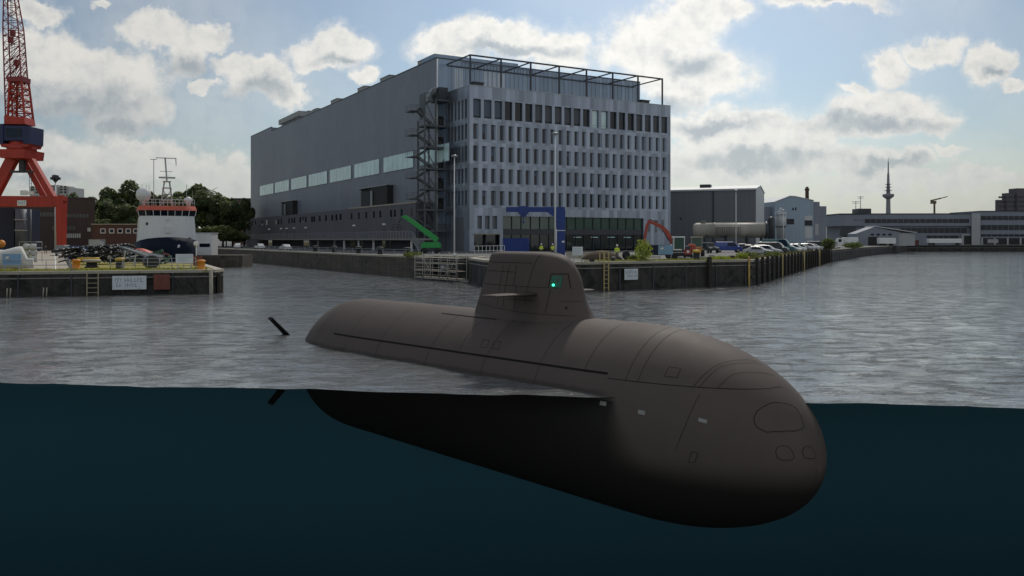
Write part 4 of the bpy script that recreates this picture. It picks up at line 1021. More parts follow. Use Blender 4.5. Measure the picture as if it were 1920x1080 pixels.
for k, px_ in enumerate((1107, 1147, 1327)):
    Y = (89.9, 92.0, 96.6)[k]; p = at(px_, Y, 0)
    t = MB(); t.loft([[(-.2,-.2,-4),(.2,-.2,-4),(.2,.2,-4),(-.2,.2,-4)],[(-.2,-.2,3.4),(.2,-.2,3.4),(.2,.2,3.4),(-.2,.2,3.4)],[(-.14,-.14,3.5),(.14,-.14,3.5),(.14,.14,3.5),(-.14,.14,3.5)]]); o = t.build('fender_pile', TIMB); o.location = p - Vector((-.12,.28,0)); o.rotation_euler = (0,0,.5)
    tag(o, ['square dark pile just left of the yellow ladder', 'square dark pile between the yellow ladder and the wall sign', 'square dark pile on the front quay wall, below the yellow-capped bollard'][k], 'pile')
p = pier(.5, .75); t = thing('corner_fender', 'ragged black timber fender block on the corner of the left pier', 'fender', (p.x, p.y, 0), .3)
rr = random.Random(3)
for k in range(5): b = MB(); b.box(-.3, -.9+k*.55, -3, .15+rr.uniform(-.25,.2), -.42+k*.55, 2.1+rr.uniform(-.35,.2)); b.build('timber', TIMB, t)
b = MB(); b.tube((0,0,-3), (-.05,0,2.3), .2, n=8); o = b.build('corner_post', COPE); o.location = pier(-.35,-.25)-Vector((0,0,2.36)); tag(o, 'pale upright pipe on the corner of the left pier', 'post')
# scaffold stairs in the recess of the quay
sc = thing('scaffold_stairs', 'pale tube scaffold with stairs standing in the quay recess left of the submarine sail', 'scaffold', (-12.3,117.6,0), math.atan2(-9.3,6.9))
q = (Vector((-5.9,108.6,0))-Vector((-12.3,117.6,0))); Ls = q.length; sc.rotation_euler = (0,0,math.atan2(q.y,q.x))
ALU = pm('scaffold_tube', (.40,.38,.35), .5, .25, 2, metal=.4)
for k in range(6):
    for y in (-1.6, 0): b = MB(); x = Ls*k/5; b.tube((x,y,-1), (x,y,3.8 if k % 2 else 3.3), .06, n=6); b.build('standard', ALU, sc)
for z in (.25,.75,1.25,1.75,2.25,2.8,3.3):
    b = MB(); b.bar((0,-1.6,z), (Ls,-1.6,z), .07, .10 if z in (.25,1.25,2.25) else .06); b.build('ledger', ALU, sc)
for z in (.3,1.3,2.3,3.0): b = MB(); b.box(0,-1.5,z,Ls,-.1,z+.06); b.build('deck', pm('scaffold_deck', (.30,.26,.2), .8, .2, 2) if 'scaffold_deck' not in MT else MT['scaffold_deck'], sc)
for a, c in (((Ls*.2,-1.65,.3),(Ls*.4,-1.65,2.3)),((Ls*.4,-1.65,1.3),(Ls*.2,-1.65,3.0)),((Ls*.8,-1.65,.3),(Ls*.95,-1.65,2.6)),((Ls*.65,-1.65,.2),(Ls*.85,-1.65,1.5))): b = MB(); b.tube(a, c, .05, n=6); b.build('brace', ALU, sc)
b = MB(); b.s = True; b.lathe([(.02,0),(.5,.1),(.62,.5),(.45,.8),(.02,.95)], 9, (Ls*.62,-.8,1.32)); o = b.build('covered_bundle', pm('white_sheeting', (.5,.51,.52), .7, .2, 2)); o.location = (0,0,0); o.parent = None
o.matrix_world = Matrix.Translation((-12.3,117.6,0)) @ Matrix.Rotation(math.atan2(q.y,q.x), 4, 'Z'); tag(o, 'bundle under white sheeting lying on the scaffold deck', 'bundle')
# landing stage right of the sail, seen as grey ledge by the wall foot
# ------------------------------------------------------------ machines on the right quay
REDX = pm('digger_red', (.34,.05,.03), .5, .25, 1.2, dirt=((.10,.05,.03),1.5,.6))
GREENP = pm('lift_green', (.02,.30,.06), .45, .15, 1)
BLUEP = pm('crane_blue', (.012,.04,.20), .5, .15, .8, streak=.08)
BLUEC = pm('container_blue', (.015,.045,.22), .55, .12, .8, streak=.1)
ex = thing('excavator', 'red tracked excavator with its arm raised and bent down to the left', 'excavator', at(1273, 107, GZ), 0)
def trk(y):
    b = MB(); pts = []
    for k in range(9): a = math.pi/2+math.pi*k/8; pts.append((-1.2+.38*math.cos(a), .4+.38*math.sin(a)))
    for k in range(9): a = -math.pi/2+math.pi*k/8; pts.append((1.2+.38*math.cos(a), .4+.38*math.sin(a)))
    b.prism(pts, y-.25, y+.25); b.build('track', BLK, ex)
trk(-.8); trk(.8)
b = MB(); b.rbox(-.9,-1.0,.85,1.9,1.0,1.15,.06); b.m = 0; b.rbox(.55,-.9,1.152,1.95,1.02,1.7,.15); b.m = 1; b.rbox(1.2,-1.02,1.2,2.0,.6,1.95,.2); b.build('upper_frame', [DKM, REDX], ex)
b = MB()
for x, y in ((-.85,-.98),(-.85,-.12),(.5,-.98),(.5,-.12)): b.box(x-.05,y-.05,1.15,x+.05,y+.05,2.75)
b.rbox(-.95,-1.05,2.75,.6,-.05,2.88,.06); b.build('cab_frame', WHT, ex)
b = MB(); b.box(-.86,-.93,1.3,-.83,-.17,2.7); b.box(-.8,-1.0,1.3,.45,-.97,2.7); b.box(.5,-.93,1.5,.53,-.17,2.7); b.build('cab_glass', LG, ex)
b = MB(); b.m = 1; b.cbox((.9,-1.1,.9), (.9,.2,.6)); b.m = 0; b.cbox((.9,-1.22,.95), (.3,.05,.3)); b.build('toolbox', [WHT, REDX], ex)
def beam(name, pts, ws, y, mat, par, th=.32):
    b = MB(); up = []; dn = []
    for i, p in enumerate(pts):
        a = Vector((pts[max(i-1,0)][0],0,pts[max(i-1,0)][1])); c = Vector((pts[min(i+1,len(pts)-1)][0],0,pts[min(i+1,len(pts)-1)][1])); d = (c-a).normalized(); n = Vector((-d.z,0,d.x))*ws[i]/2
        P = Vector((p[0],0,p[1])); up.append(P+n); dn.append(P-n)
    rings = [[u+Vector((0,y-th/2,0)), u+Vector((0,y+th/2,0)), d_+Vector((0,y+th/2,0)), d_+Vector((0,y-th/2,0))] for u, d_ in zip(up, dn)]
    b.loft(rings); return b.build(name, mat, par)
beam('boom', [(-.5,1.3),(-.9,2.3),(-1.5,3.5),(-2.2,4.15),(-3.2,4.6),(-3.95,4.85)], [.4,.46,.5,.46,.38,.28], .35, REDX, ex)
beam('stick', [(-3.65,5.0),(-4.05,4.3),(-4.35,2.6),(-4.4,2.0)], [.24,.36,.28,.2], .35, REDX, ex, .26)
b = MB(); b.tube((-.2,.35,1.5), (-1.4,.35,2.6), .09); b.tube((-1.4,.35,2.6), (-1.95,.35,3.6), .05); b.tube((-2.6,.35,4.75), (-3.7,.35,5.1), .08); b.build('hydraulic_ram', DKM, ex)
b = MB(); b.prism([(-4.2,2.1),(-4.65,2.05),(-5.1,1.5),(-5.0,1.0),(-4.5,.9),(-4.2,1.3)], 0, .7); b.build('bucket', DKM, ex)
wl = thing('wheel_loader', 'small loader with green-tinted cab windows and a light roof beside the red excavator', 'loader', at(1306, 118, GZ), R(-100))
b = MB(); b.rbox(-1.8,-.75,.6,1.4,.75,1.45,.12); b.build('body', pm('loader_orange', (.40,.16,.05), .5, .2, 2), wl)
b = MB()
for x in (-.6,.75):
    for y in (-.7,.7): b.box(x-.05,y-.05,1.4,x+.05,y+.05,2.75)
b.rbox(-.8,-.85,2.75,.95,.85,2.9,.06); b.build('cab_frame', COPE, wl)
b = MB(); b.box(-.56,-.68,1.5,.7,-.66,2.72); b.box(-.56,.66,1.5,.7,.68,2.72); b.box(.73,-.64,1.5,.75,.64,2.72); b.box(-.62,-.64,1.5,-.6,.64,2.72); b.build('cab_glass', LG, wl)
for x in (-1.2,1.0):
    for y in (-.85,.85): b = MB(); b.lathe([(.2,-.2),(.55,-.2),(.6,-.1),(.6,.1),(.55,.2),(.2,.2)], 14, (x,y,.6), 'y'); b.build('wheel', TYRE, wl)
bl = thing('boom_lift', 'bright green telescopic boom lift with its boom raised over the left of the terrace steps', 'boom lift', at(808, 150, GZ), 0)
b = MB(); b.s = False; b.prism([(-1.75,1.0),(-1.6,1.75),(-1.0,2.0),(1.3,2.05),(1.75,1.7),(1.8,1.0)], -1.1, 1.1); b.build('counterweight_body', GREENP, bl)
b = MB(); b.box(-1.6,-1.0,.55,1.6,1.0,.95); b.build('chassis', DKM, bl)
for x in (-1.2,1.2):
    for y in (-1.05,1.05): b = MB(); b.lathe([(.2,-.2),(.48,-.2),(.52,-.1),(.52,.1),(.48,.2),(.2,.2)], 12, (x,y,.52), 'y'); b.build('wheel', TYRE, bl)
beam('boom', [(1.2,2.35),(-1.0,4.0),(-1.05,4.03),(-3.2,5.6)], [.95,1.0,.85,.8], -.2, GREENP, bl, .6)
beam('boom_tip', [(-3.2,5.6),(-4.6,6.55),(-5.1,6.5)], [.72,.7,.5], -.2, GREENP, bl, .45)
b = MB(); b.path([(-5.1,-.2,6.4),(-5.7,-.2,5.7),(-5.9,-.2,4.4)], .12); b.build('jib', DKM, bl)
b = MB(); b.box(-6.9,-.8,4.1,-5.3,.6,4.2); 
for z in (4.7,5.2): b.path([(-6.9,-.8,z),(-5.3,-.8,z),(-5.3,.6,z),(-6.9,.6,z),(-6.9,-.8,z)], .04)
for x, y in ((-6.9,-.8),(-5.3,-.8),(-5.3,.6),(-6.9,.6)): b.tube((x,y,4.2),(x,y,5.2),.04,n=5)
b.build('basket', DKM, bl)
jc = thing('jib_crane', 'dark blue slewing jib crane with long horizontal arm in front of the lobby', 'crane', at(1052, 135, GZ), 0)
b = MB(); b.rbox(-.62,-.6,0,.62,.6,5.6,.08); b.build('column', BLUEP, jc)
b = MB(); b.prism([(-.75,4.4),(.66,4.4),(.66,7.35),(-2.3,7.35),(-2.3,7.0),(-1.2,6.2),(-.85,5.4)], -.5, .5); b.build('head_bracket', BLUEP, jc)
b = MB(); b.box(-8.9,-.3,6.95,-2.31,.3,7.75); b.box(-2.31,-.32,7.352,.6,.32,7.76); b.build('jib', BLUEP, jc)
b = MB(); b.box(-6.9,-.5,6.6,-5.3,.5,7.9); b.box(-6.6,-.35,6.2,-5.6,.35,6.6); b.tube((-6.1,0,6.2),(-6.1,0,5.5),.05); b.lathe([(.02,5.1),(.16,5.2),(.16,5.4),(.05,5.5)],8,(-6.1,0,0)); b.build('hoist_trolley', BLUEP, jc)
b = MB(); b.box(-.66,-.64,3.9,.66,.64,4.0); b.tube((-.75,-.35,.3),(-.75,-.35,4.2),.1,n=6); b.box(.1,-.66,2.0,.5,-.604,2.3); b.build('fittings', WHT, jc)
def container(name, label, p, rz, L, W_, H_, mat, cat='container'):
    t = thing(name, label, cat, p, rz); b = MB()
    n_ = int(L/.28)
    pts = []
    for k in range(n_): x = -L/2+.1+(L-.2)*k/n_; d = (L-.2)/n_; pts += [(x,-W_/2+.06),(x+d*.35,-W_/2+.06),(x+d*.5,-W_/2+.015),(x+d*.85,-W_/2+.015)]
    pts = [(-L/2+.1,-W_/2+.06)] + pts + [(L/2-.1,-W_/2+.06),(L/2-.1,W_/2-.05),(-L/2+.1,W_/2-.05)]
    b.prism(pts[1:], .12, H_-.1, 'z'); b.build('side_panels', mat, t); b = MB()
    for x in (-L/2, L/2-.12):
        for y in (-W_/2, W_/2-.12): b.box(x,y,0,x+.12,y+.12,H_)
    for z in (0, H_-.12):
        for y in (-W_/2, W_/2-.12): b.box(-L/2+.12,y+.004,z,L/2-.12,y+.116,z+.12)
    b.box(-L/2+.02,-W_/2+.13,H_-.1,L/2-.02,W_/2-.13,H_-.02); b.build('frame', mat, t)
    b = MB()
    for y in (-.6,-.2,.2,.6): b.tube((-L/2-.03,y,.2),(-L/2-.03,y,H_-.2),.03,n=5)
    b.build('lock_rods', GRYM, t); return t
container('container', 'dark blue steel container in front of the lobby glazing', at(967, 152, GZ), .05, 4.7, 2.4, 2.75, BLUEC)
bw = MB(); bw.prism([(-.3,0),(.3,0),(.14,.5),(.12,.85),(-.12,.85),(-.14,.5)], 0, 6.2, 'x'); o = bw.build('concrete_barrier', COPE); o.location = at(1062, 110, GZ); tag(o, 'pale concrete barrier right of the submarine sail behind the notice board', 'barrier')
hp_ = MB(); hp_.s = True; rings = []
for i in range(9):
    r_ = 1.0-(i/8)**1.4; rings.append([((2.6*r_+.02)*math.cos(2*math.pi*k/18)*(1+.18*noise.noise(Vector((k,i*.4,2)))), (1.3*r_+.02)*math.sin(2*math.pi*k/18), 1.15*(1-(1-i/8)**1.6)) for k in range(18)])
hp_.loft(rings); o = hp_.build('earth_mound', pm('brown_earth', (.085,.06,.04), .95, .35, 1.5, bump=.7)); o.location = at(1128, 104, GZ); tag(o, 'mound of dark brown earth behind the standing worker on the quay', 'mound')
ty = MB(); ty.s = True
ty.lathe([(.28,-.14),(.5,-.15),(.56,-.08),(.56,.08),(.5,.15),(.28,.14)], 16, (0,0,.56), 'y'); o = ty.build('loose_tyre', TYRE); o.location = at(1174, 103, GZ); o.rotation_euler = (0,0,.5); tag(o, 'black tyre standing on the quay left of the yellow-green bush', 'tyre')
pal = MB()
for k in range(5): pal.box(-.6,-.5+.22*k,.0,.6,-.36+.22*k,.14)
o = pal.build('timber_pallet', COPE); o.location = at(1228, 112, GZ+.1)
tag(o, 'pale pallet lying on the quay behind the blue sign board', 'pallet')
sk = container('container', 'low near-black skip behind the raised arm of the red excavator', at(1226, 135, GZ), 0, 3.4, 1.8, 1.6, pm('skip_navy', (.012,.018,.04), .7, .3, 1), 'skip')
# beige tank
BEI = pm('tank_beige', (.36,.34,.29), .6, .12, .25, streak=.18, dirt=((.2,.19,.15),.3,.6))
tk = thing('storage_tank', 'huge beige horizontal cylinder tank lying behind the parked vans', 'tank', at(1369, 205, GZ), R(-8))
b = MB(); b.lathe([(.3,-9.0),(1.2,-8.95),(1.65,-8.6),(1.85,-8.0),(1.85,-3.9),(1.95,-3.88),(1.95,-3.6),(1.85,-3.58),(1.85,8.2),(1.9,8.22),(1.9,8.5),(1.2,8.6),(.1,8.62)], 28, (0,0,4.75), 'x'); b.build('shell', BEI, tk)
b = MB(); b.lathe([(1.92,8.2),(2.1,8.25),(2.15,8.7),(2.0,8.8),(.2,8.82)], 24, (0,0,4.75), 'x'); b.build('end_flange', DKM, tk)
for x in (-6,-1,4,7.5): b = MB(); b.prism([(-1.6,0),(1.6,0),(1.75,3.6),(1.0,3.2),(-1.0,3.2),(-1.75,3.6)], x-.2, x+.2, 'x'); b.build('saddle', DKM, tk)
b = MB()
for k in range(15): b.tube((-3.7+.42*k,-2.0,3.4),(-3.7+.42*k,-1.95,5.4),.05,n=5)
b.bar((-3.8,-2,5.4),(2.3,-2,5.4),.08); b.bar((-3.8,-2,3.4),(2.3,-2,3.4),.12); b.build('pipe_rack', DKM, tk)
b = MB(); b.lathe([(.5,6.5),(.5,7.0),(.6,7.02),(.6,7.1),(.02,7.12)], 12, (-6.5,0,0)); b.build('manhole', BEI, tk)
# ------------------------------------------------------------ background buildings, right
SHED = pm('shed_cladding', (.15,.16,.175), .6, .06, .1, panel=(1.0,50), pvar=.05, streak=.08)
LIGHTG = pm('light_trim', (.50,.52,.53), .5, .1, .3)
LBLUE = pm('light_blue_cladding', (.30,.38,.46), .55, .06, .1, panel=(1.2,50), pvar=.05, streak=.06)
PALE = pm('pale_render', (.38,.39,.40), .7, .1, .2, streak=.12)
PALEB = pm('pale_blue_grey', (.22,.24,.285), .7, .08, .12, streak=.1)
def frame_at(name, label, cat, p, face, z=3.0):
    d = Vector(face).normalized(); return thing(name, label, cat, (p[0], p[1], z), math.atan2(d.y, d.x))
gs = frame_at('grey_shed', 'large plain dark grey metal shed right of the office block', 'building', (65.8,225), (20,-8.2))
b = MB(); b.prism([(-48,0),(0,0),(0,16.3),(-48,16.3)], 0, 21.5); b.build('wall', SHED, gs)
b = MB(); b.prism([(-.25,15.9),(10.75,17.3),(21.75,15.9),(21.75,16.35),(10.75,17.8),(-.25,16.35)], -48.2, .25, 'x'); b.build('roof', LIGHTG, gs)
b = MB(); b.box(.004,.0,0,.12,21.5,16.0); b.prism([(0,16.0),(10.75,17.4),(21.5,16.0)], .004, .12, 'x'); b.build('gable', LIGHTG, gs)
for x in (-11.5, -29): b = MB(); b.box(x,-.15,0,x+.4,-.003,16.0); b.build('downpipe', DKM, gs)
for x in (-16, -34): b = MB(); b.rbox(x,6,17.0,x+3,8.5,18.1,.1); b.build('roof_vent', DKM, gs)
b = MB(); b.box(-2.8,-.04,4.2,-1.4,-.003,5.0); b.box(-20.5,-.04,8,-20,-.003,8.6); b.build('wall_vent', BLK, gs)
# light blue factory
fb = frame_at('factory_building', 'pale blue metal factory building with a dark chimney, right of the beige tank', 'building', at(1452, 270, 0), (1,.10,0))
b = MB(); b.prism([(0,0),(13.2,0),(13.2,15.0),(7.0,16.3),(5.2,16.4),(0,14.4)], 0, 22); b.build('wall', LBLUE, fb)
b = MB(); b.box(-4.5,2,0,-.01,20,13.2); b.build('side_wing', PALEB, fb); b = MB(); b.box(13.21,.6,0,15.6,20,14.8); b.box(15.6,1.2,0,18.2,20,13.4); b.build('side_wing', PALEB, fb)
b = MB(); b.prism([(-.1,14.45),(5.2,16.45),(7.0,16.35),(13.3,15.05),(13.3,15.35),(7,16.65),(5.2,16.75),(-.1,14.75)], -.15, 22.1); b.build('roof', LIGHTG, fb)
b = MB(); b.lathe([(.62,14.5),(.58,18.6),(.75,18.7),(.75,19.3),(.5,19.35),(.45,19.9)], 14, (12.9,4,0)); b.build('chimney', pm('chimney_rust', (.09,.05,.04), .8, .25, 1), fb)
for (x0, x1, z0, z1, m_) in ((3.4,6.6,7.6,9.2,0),(10.2,12.8,7.2,8.7,0),(10.2,12.8,8.9,10.2,1),(6.0,6.5,12.2,12.8,0),(6.9,7.4,12.2,12.9,0),(10.3,12.7,3.0,6.6,1)):
    b = MB(); b.box(x0,-.05,z0,x1,-.004,z1); b.box(x0-.1,-.09,z0-.16,x1+.1,-.004,z0-.01); b.build('window', GLS if m_ == 0 else LIGHTG, fb)
b = MB(); b.box(14,.54,4,15.2,.6,7.6); b.build('door', PALE, fb)
si = thing('silo', 'pale upright silo with conical top in front of the light blue factory', 'silo', at(1464, 262, GZ), 0)
b = MB(); b.lathe([(1.2,0),(1.25,6.0),(1.7,7.0),(1.7,11.0),(.4,11.9),(.3,12.4),(.02,12.5)], 20); b.build('shell', pm('silo_grey', (.42,.44,.45), .4, .08, .5, metal=.3, streak=.1), si)
b = MB(); b.lathe([(1.72,10.2),(1.95,10.22),(1.95,10.32),(1.72,10.35)], 20); b.build('ring_platform', GRYM, si); b = MB(); b.lathe([(1.25,6.1),(1.95,6.8),(1.95,6.95),(1.7,7.0)], 20); b.build('ring_platform', GRYM, si)
for px_, Y, zt, r_, lab in ((1446,255,9.5,1.1,'dark upright vessel between the grey shed and the silo'),):
    t = MB(); t.lathe([(r_,0),(r_,zt-1),(r_*.8,zt-.3),(.1,zt)], 14); o = t.build('vessel', DKM); o.location = at(px_, Y, GZ); tag(o, lab, 'vessel')
# long flat-roofed building
lg = frame_at('long_building', 'long low blue-grey flat-roofed industrial building with dark ribbon windows at right', 'building', at(1575, 400, 0), (1,-.035,0))
LL = 150
def lx(px_): q = (px_-960)/F; o = at(1575,400,0); d = Vector((1,-.035)).normalized(); return (q*o.y-o.x)/(d.x-q*d.y)
x1818, x1838 = lx(1818), lx(1838)
b = MB(); b.box(0,0,9.0,12,30,13.0); b.box(lx(1590),1.5,0,x1838,30,8.99); b.box(12.01,0,9.0,x1838,30,14.6); b.box(x1838+.01,.4,0,LL,30,15.8); b.box(0,0,13.01,12,30,14.4); b.build('wall', PALEB, lg)
b = MB(); b.box(-.2,-.25,14.62,x1838,30,15.0); b.box(x1838+.02,.2,15.82,LL,30,16.2); b.build('roof_edge', DKM, lg)
for (a, c, z0, z1, y) in ((1621,1817,10.4,12.3,0),(1690,1816,5.6,8.0,1.5),(1740,1800,2.6,4.4,1.5),(1839,1990,11.8,13.7,.4),(1839,1990,7.0,9.4,.4),(1839,1990,3.9,5.0,.4)):
    b = MB(); b.m = 0; b.box(lx(a),y-.09,z0,lx(c),y-.004,z1); b.m = 1
    for k in range(int((lx(c)-lx(a))/2.6)): b.box(lx(a)+2.6*k,y-.14,z0,lx(a)+2.6*k+.12,y-.092,z1)
    b.build('ribbon_window', [GLS, PALEB], lg)
b = MB(); b.box(lx(1804),.3,0,lx(1832),1.49,5.0); b.m = 1; b.box(lx(1808),.2,0,lx(1827),.29,4.4); b.m = 0; b.box(lx(1821),-.6,0,lx(1837),-.01,15); b.build('gateway', [PALE, BLK], lg)
b = MB(); b.m = 0; b.box(lx(1839),.25,.1,LL,.39,3.2); b.m = 1
for k in range(8): b.box(lx(1840)+6*k,.0,0,lx(1840)+6*k+.8,.24,3.3)
b.m = 2; b.box(lx(1852),.1,.8,lx(1872),.2,2.6); b.build('loading_bays', [BLK, PALE, PALE], lg)
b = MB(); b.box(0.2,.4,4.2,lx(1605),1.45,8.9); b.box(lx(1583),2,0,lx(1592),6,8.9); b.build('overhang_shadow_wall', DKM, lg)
b = MB(); lines(b, 6, 1, [(.5,.9,0,.95)], seed=2, m=0); X_ = b.build('wall_lettering', pm('letter_purple', (.10,.06,.16), .6, .1, 1), lg); X_.location = (lx(1598),-.02,11.2)
b = MB(); b.rbox(lx(1612),2,15.0,lx(1637),10,17.4,.2); b.build('roof_house', DKM, lg)
for px_, ht, wd in ((1612,19.6,1.8),(1621,22.0,1.4)):
    b = MB(); x = lx(px_); b.tube((x,5,15),(x,5,ht+1.5),.16,n=6); b.bar((x-wd,5,ht+1.2),(x+wd,5,ht+1.2),.22); b.bar((x-wd,5,ht+.5),(x+wd,5,ht+.5),.18); b.build('antenna', GRYM, lg)
sh = frame_at('small_shed', 'small pale shed with shallow white roof in front of the long building', 'building', at(1604, 335, 0), (1,-.05,0))
b = MB(); b.prism([(0,0),(17,0),(17,5.4),(7.5,7.6),(0,4.8)], 0, 9); b.build('wall', PALEB, sh)
b = MB(); b.prism([(7.3,7.66),(24,5.1),(24,5.4),(7.4,8.0)], -.5, 10); b.build('roof', LIGHTG, sh); b = MB(); b.box(17.01,.5,0,23.6,9,5.0); b.build('side_wall', PALE, sh)
b = MB(); b.box(5,-.05,0,9,-.003,3.6); b.build('door', BLK, sh)
for k in range(4): b = MB(); b.box(6+2.3*k,-.05,4.1,7.3+2.3*k,-.003,4.8); b.build('window', GLS, sh)
def trailer(label, p, L, H_, mat, z0=.9, name='lorry_trailer', cab=False):
    t = thing(name, label, 'lorry', p, -.03); b = MB(); b.rbox(-L/2,-1.2,z0,L/2,1.2,z0+H_,.08); b.build('box_body', mat, t)
    for x in (-L/2+1.2,-L/2+2.5,L/2-1.4): b = MB(); b.lathe([(.2,-1.15),(.5,-1.15),(.5,1.15),(.2,1.15)], 12, (x,0,.5), 'y'); b.build('axle_wheels', TYRE, t)
    if cab: b = MB(); b.prism([(-L/2-2.2,.5),(-L/2-.15,.5),(-L/2-.15,3.0),(-L/2-1.7,3.0),(-L/2-2.2,1.8)], -1.15, 1.15); b.m = 1; b.box(-L/2-1.9,-1.17,1.7,-L/2-1.0,-1.153,2.6); b.build('cab', [mat, GLS], t)
    return t
trailer('long white trailer parked beside the gateway of the long building', at(1770, 385, GZ), 15, 2.0, WHT)
trailer('white box lorry trailer parked in front of the small shed', at(1662, 325, GZ), 6.4, 2.2, WHT)
trailer('white box lorry with dark cab parked beyond the end of the car row', at(1594, 262, GZ), 4.2, 2.6, WHT, .6, 'box_lorry', True)
container('container', 'rust red container on the far quay below the small shed', at(1703, 360, GZ), 0, 8, 2.4, 2.2, pm('container_red', (.10,.035,.03), .7, .2, 1))
tbk = frame_at('tower_block', 'dark brick-coloured high-rise flats at the far right edge', 'building', at(1871, 620, 0), (1,.1,0))
TBM = pm('tower_brick', (.11,.10,.11), .8, .15, .2)
b = MB(); b.box(0,0,0,6,3,32); b.box(6.01,-1.5,0,13,4,37); b.box(13.01,-3,0,40,6,40.5); b.build('wall', TBM, tbk)
for k in range(9):
    b = MB(); z = 6+3.4*k
    b.box(13.3,-3.1,z,30,-3.003,z+1.6); b.box(6.4,-1.6,z,12.6,-1.503,z+1.5); b.box(.4,-.1,z,5.6,-.003,z+1.4); b.build('window_row', GLS, tbk)
tv = thing('television_tower', 'slender concrete television tower with a round pod and needle mast on the horizon', 'tower', at(1665.5, 1500, GZ), 0)
TVM = pm('tower_concrete', (.24,.24,.26), .8, .1, .05)
b = MB(); b.lathe([(5.2,0),(4.2,40),(3.4,75),(3.2,92)], 16); b.build('shaft', TVM, tv)
b = MB(); b.lathe([(3.5,75),(9.6,79.8),(10,82.5),(9.4,84),(3.4,85)], 24); b.build('pod', TVM, tv)
for z, r_ in ((90,6.4),(96,5.6),(101,4.8)): b = MB(); b.lathe([(2.6,z),(r_,z+.4),(r_,z+1.2),(2.4,z+1.5)], 16); b.build('platform', TVM, tv)
b = MB(); b.lathe([(3.4,86),(2.4,104),(1.9,120),(1.3,122),(1.0,141),(.5,142),(.3,150)], 10); b.build('mast', TVM, tv)
tcr = thing('tower_crane', 'distant yellowish tower crane with its jib tilted up above the long building', 'crane', at(1752, 900, GZ), 0)
TCM = pm('crane_brown', (.13,.10,.06), .7, .1, .1)
b = MB(); b.bar((0,0,0),(0,0,42),1.5); b.build('tower', TCM, tcr); b = MB(); b.box(-3.8,-1.2,41,1.6,1.2,44.2); b.build('machine_house', TCM, tcr)
b = MB(); b.bar((-4,0,44.4),(7,0,47.0),1.7,1.4); b.bar((7,0,47.0),(14,0,48.8),1.0,.9); b.build('jib', TCM, tcr)
# ------------------------------------------------------------ left pier: road, crane, ship, buildings, clutter
def gp(px, py, z=2.3): p = gnd(px, py, z); return (p.x, p.y)
sheet('road', [gp(50,511), gp(134,510), gp(120,480), gp(108,465.5), gp(72,465.5), gp(58,484)], 2.304, ROADM)
sheet('road_line', [gp(103.5,509), gp(105.5,509), gp(104.6,486), gp(102,470), gp(101,470), gp(103,486)], 2.308, WHT)
b = MB(); a = Vector((*gp(134,509),2.3)); c = Vector((*gp(119,478),2.3)); b.bar(a+Vector((.2,0,.08)), c+Vector((.2,0,.08)), .35, .16); o = b.build('kerb', TIMB); tag(o, 'dark kerb along the right side of the pale road on the left pier', 'kerb')
cr = thing('harbour_crane', 'big red portal harbour crane with blue cab and tall lattice jib at the left edge', 'crane', at(40, 200, 2.3), 0)
S_ = 200/F
def cxz(px_, py_): return ((px_-40)*S_, zat(py_, 200)-2.3)
def quadp(mb, pts, y0, y1): mb.prism([cxz(*p) for p in pts], y0, y1)
for y in (0, 8):
    if y:
        def cxz(px_, py_): return ((px_-40)*S_*1.0 - .53*8*1.0, zat(py_, 200)-2.3 + (CAM_H-zat(py_, 200))*-.03)
    b = MB(); quadp(b, [(108,376),(122,376),(120,474),(110.5,474)], y-1, y+1); b.build('portal_leg', RED, cr)
    b = MB(); quadp(b, [(-58,376),(-43,376),(-45,474),(-56,474)], y-1, y+1); b.build('portal_leg', RED, cr)
    b = MB(); quadp(b, [(-60,367),(123,368.5),(123,377),(108,387.5),(-44,387.5),(-60,378)], y-.9, y+.9); b.build('portal_beam', RED, cr)
    b = MB(); quadp(b, [(52,297),(63,297),(104,368),(92,368)], y*.55-.8, y*.55+.8); b.build('tower_leg', RED, cr)
    b = MB(); quadp(b, [(19,297),(30,297),(-7,368),(-19,368)], 1+y*.6-.8, 1+y*.6+.8); b.build('tower_leg', RED, cr)
def cxz(px_, py_): return ((px_-40)*S_, zat(py_, 200)-2.3)
for px_ in (114, -50): b = MB(); x, z = cxz(px_, 372); b.bar((x-.4,.9,z),(x-3.9,7.1,z),1.4,1.6); b.build('cross_beam', RED, cr)
b = MB(); quadp(b, [(18,283),(65,283),(63,299),(20,299)], -4.2, 4.2); b.build('apex_frame', RED, cr)
b = MB(); x, z = cxz(41, 280); b.lathe([(3.2,z-.5),(3.2,z+.6),(2.8,z+.7),(2.8,z+1.6)], 20, (x,0,0)); b.build('slew_ring', RED, cr)
b = MB(); quadp(b, [(9,236),(20,235),(20,272),(12,272)], -3, 3); quadp(b, [(57,239),(69,240),(68,272),(57,272)], -3, 3); quadp(b, [(20.05,238),(56.95,239),(56.95,266),(20.05,266)], -2.8, 2.6); b.build('cab', pm('cab_blue', (.012,.018,.075), .5, .15, .8), cr)
b = MB(); quadp(b, [(24,243),(53,244),(52,259),(25,259)], -2.9, -2.81); b.build('cab_window', GLS, cr)
b = MB(); quadp(b, [(13,272.1),(67,272.1),(64,278),(16,278)], -2.8, 2.8); quadp(b, [(18,219),(55,222),(57,235),(18,235)], -2.2, 2.2); b.build('turntable_frame', RED, cr)
REDD = pm('jib_red', (.22,.03,.035), .6, .2, .5)
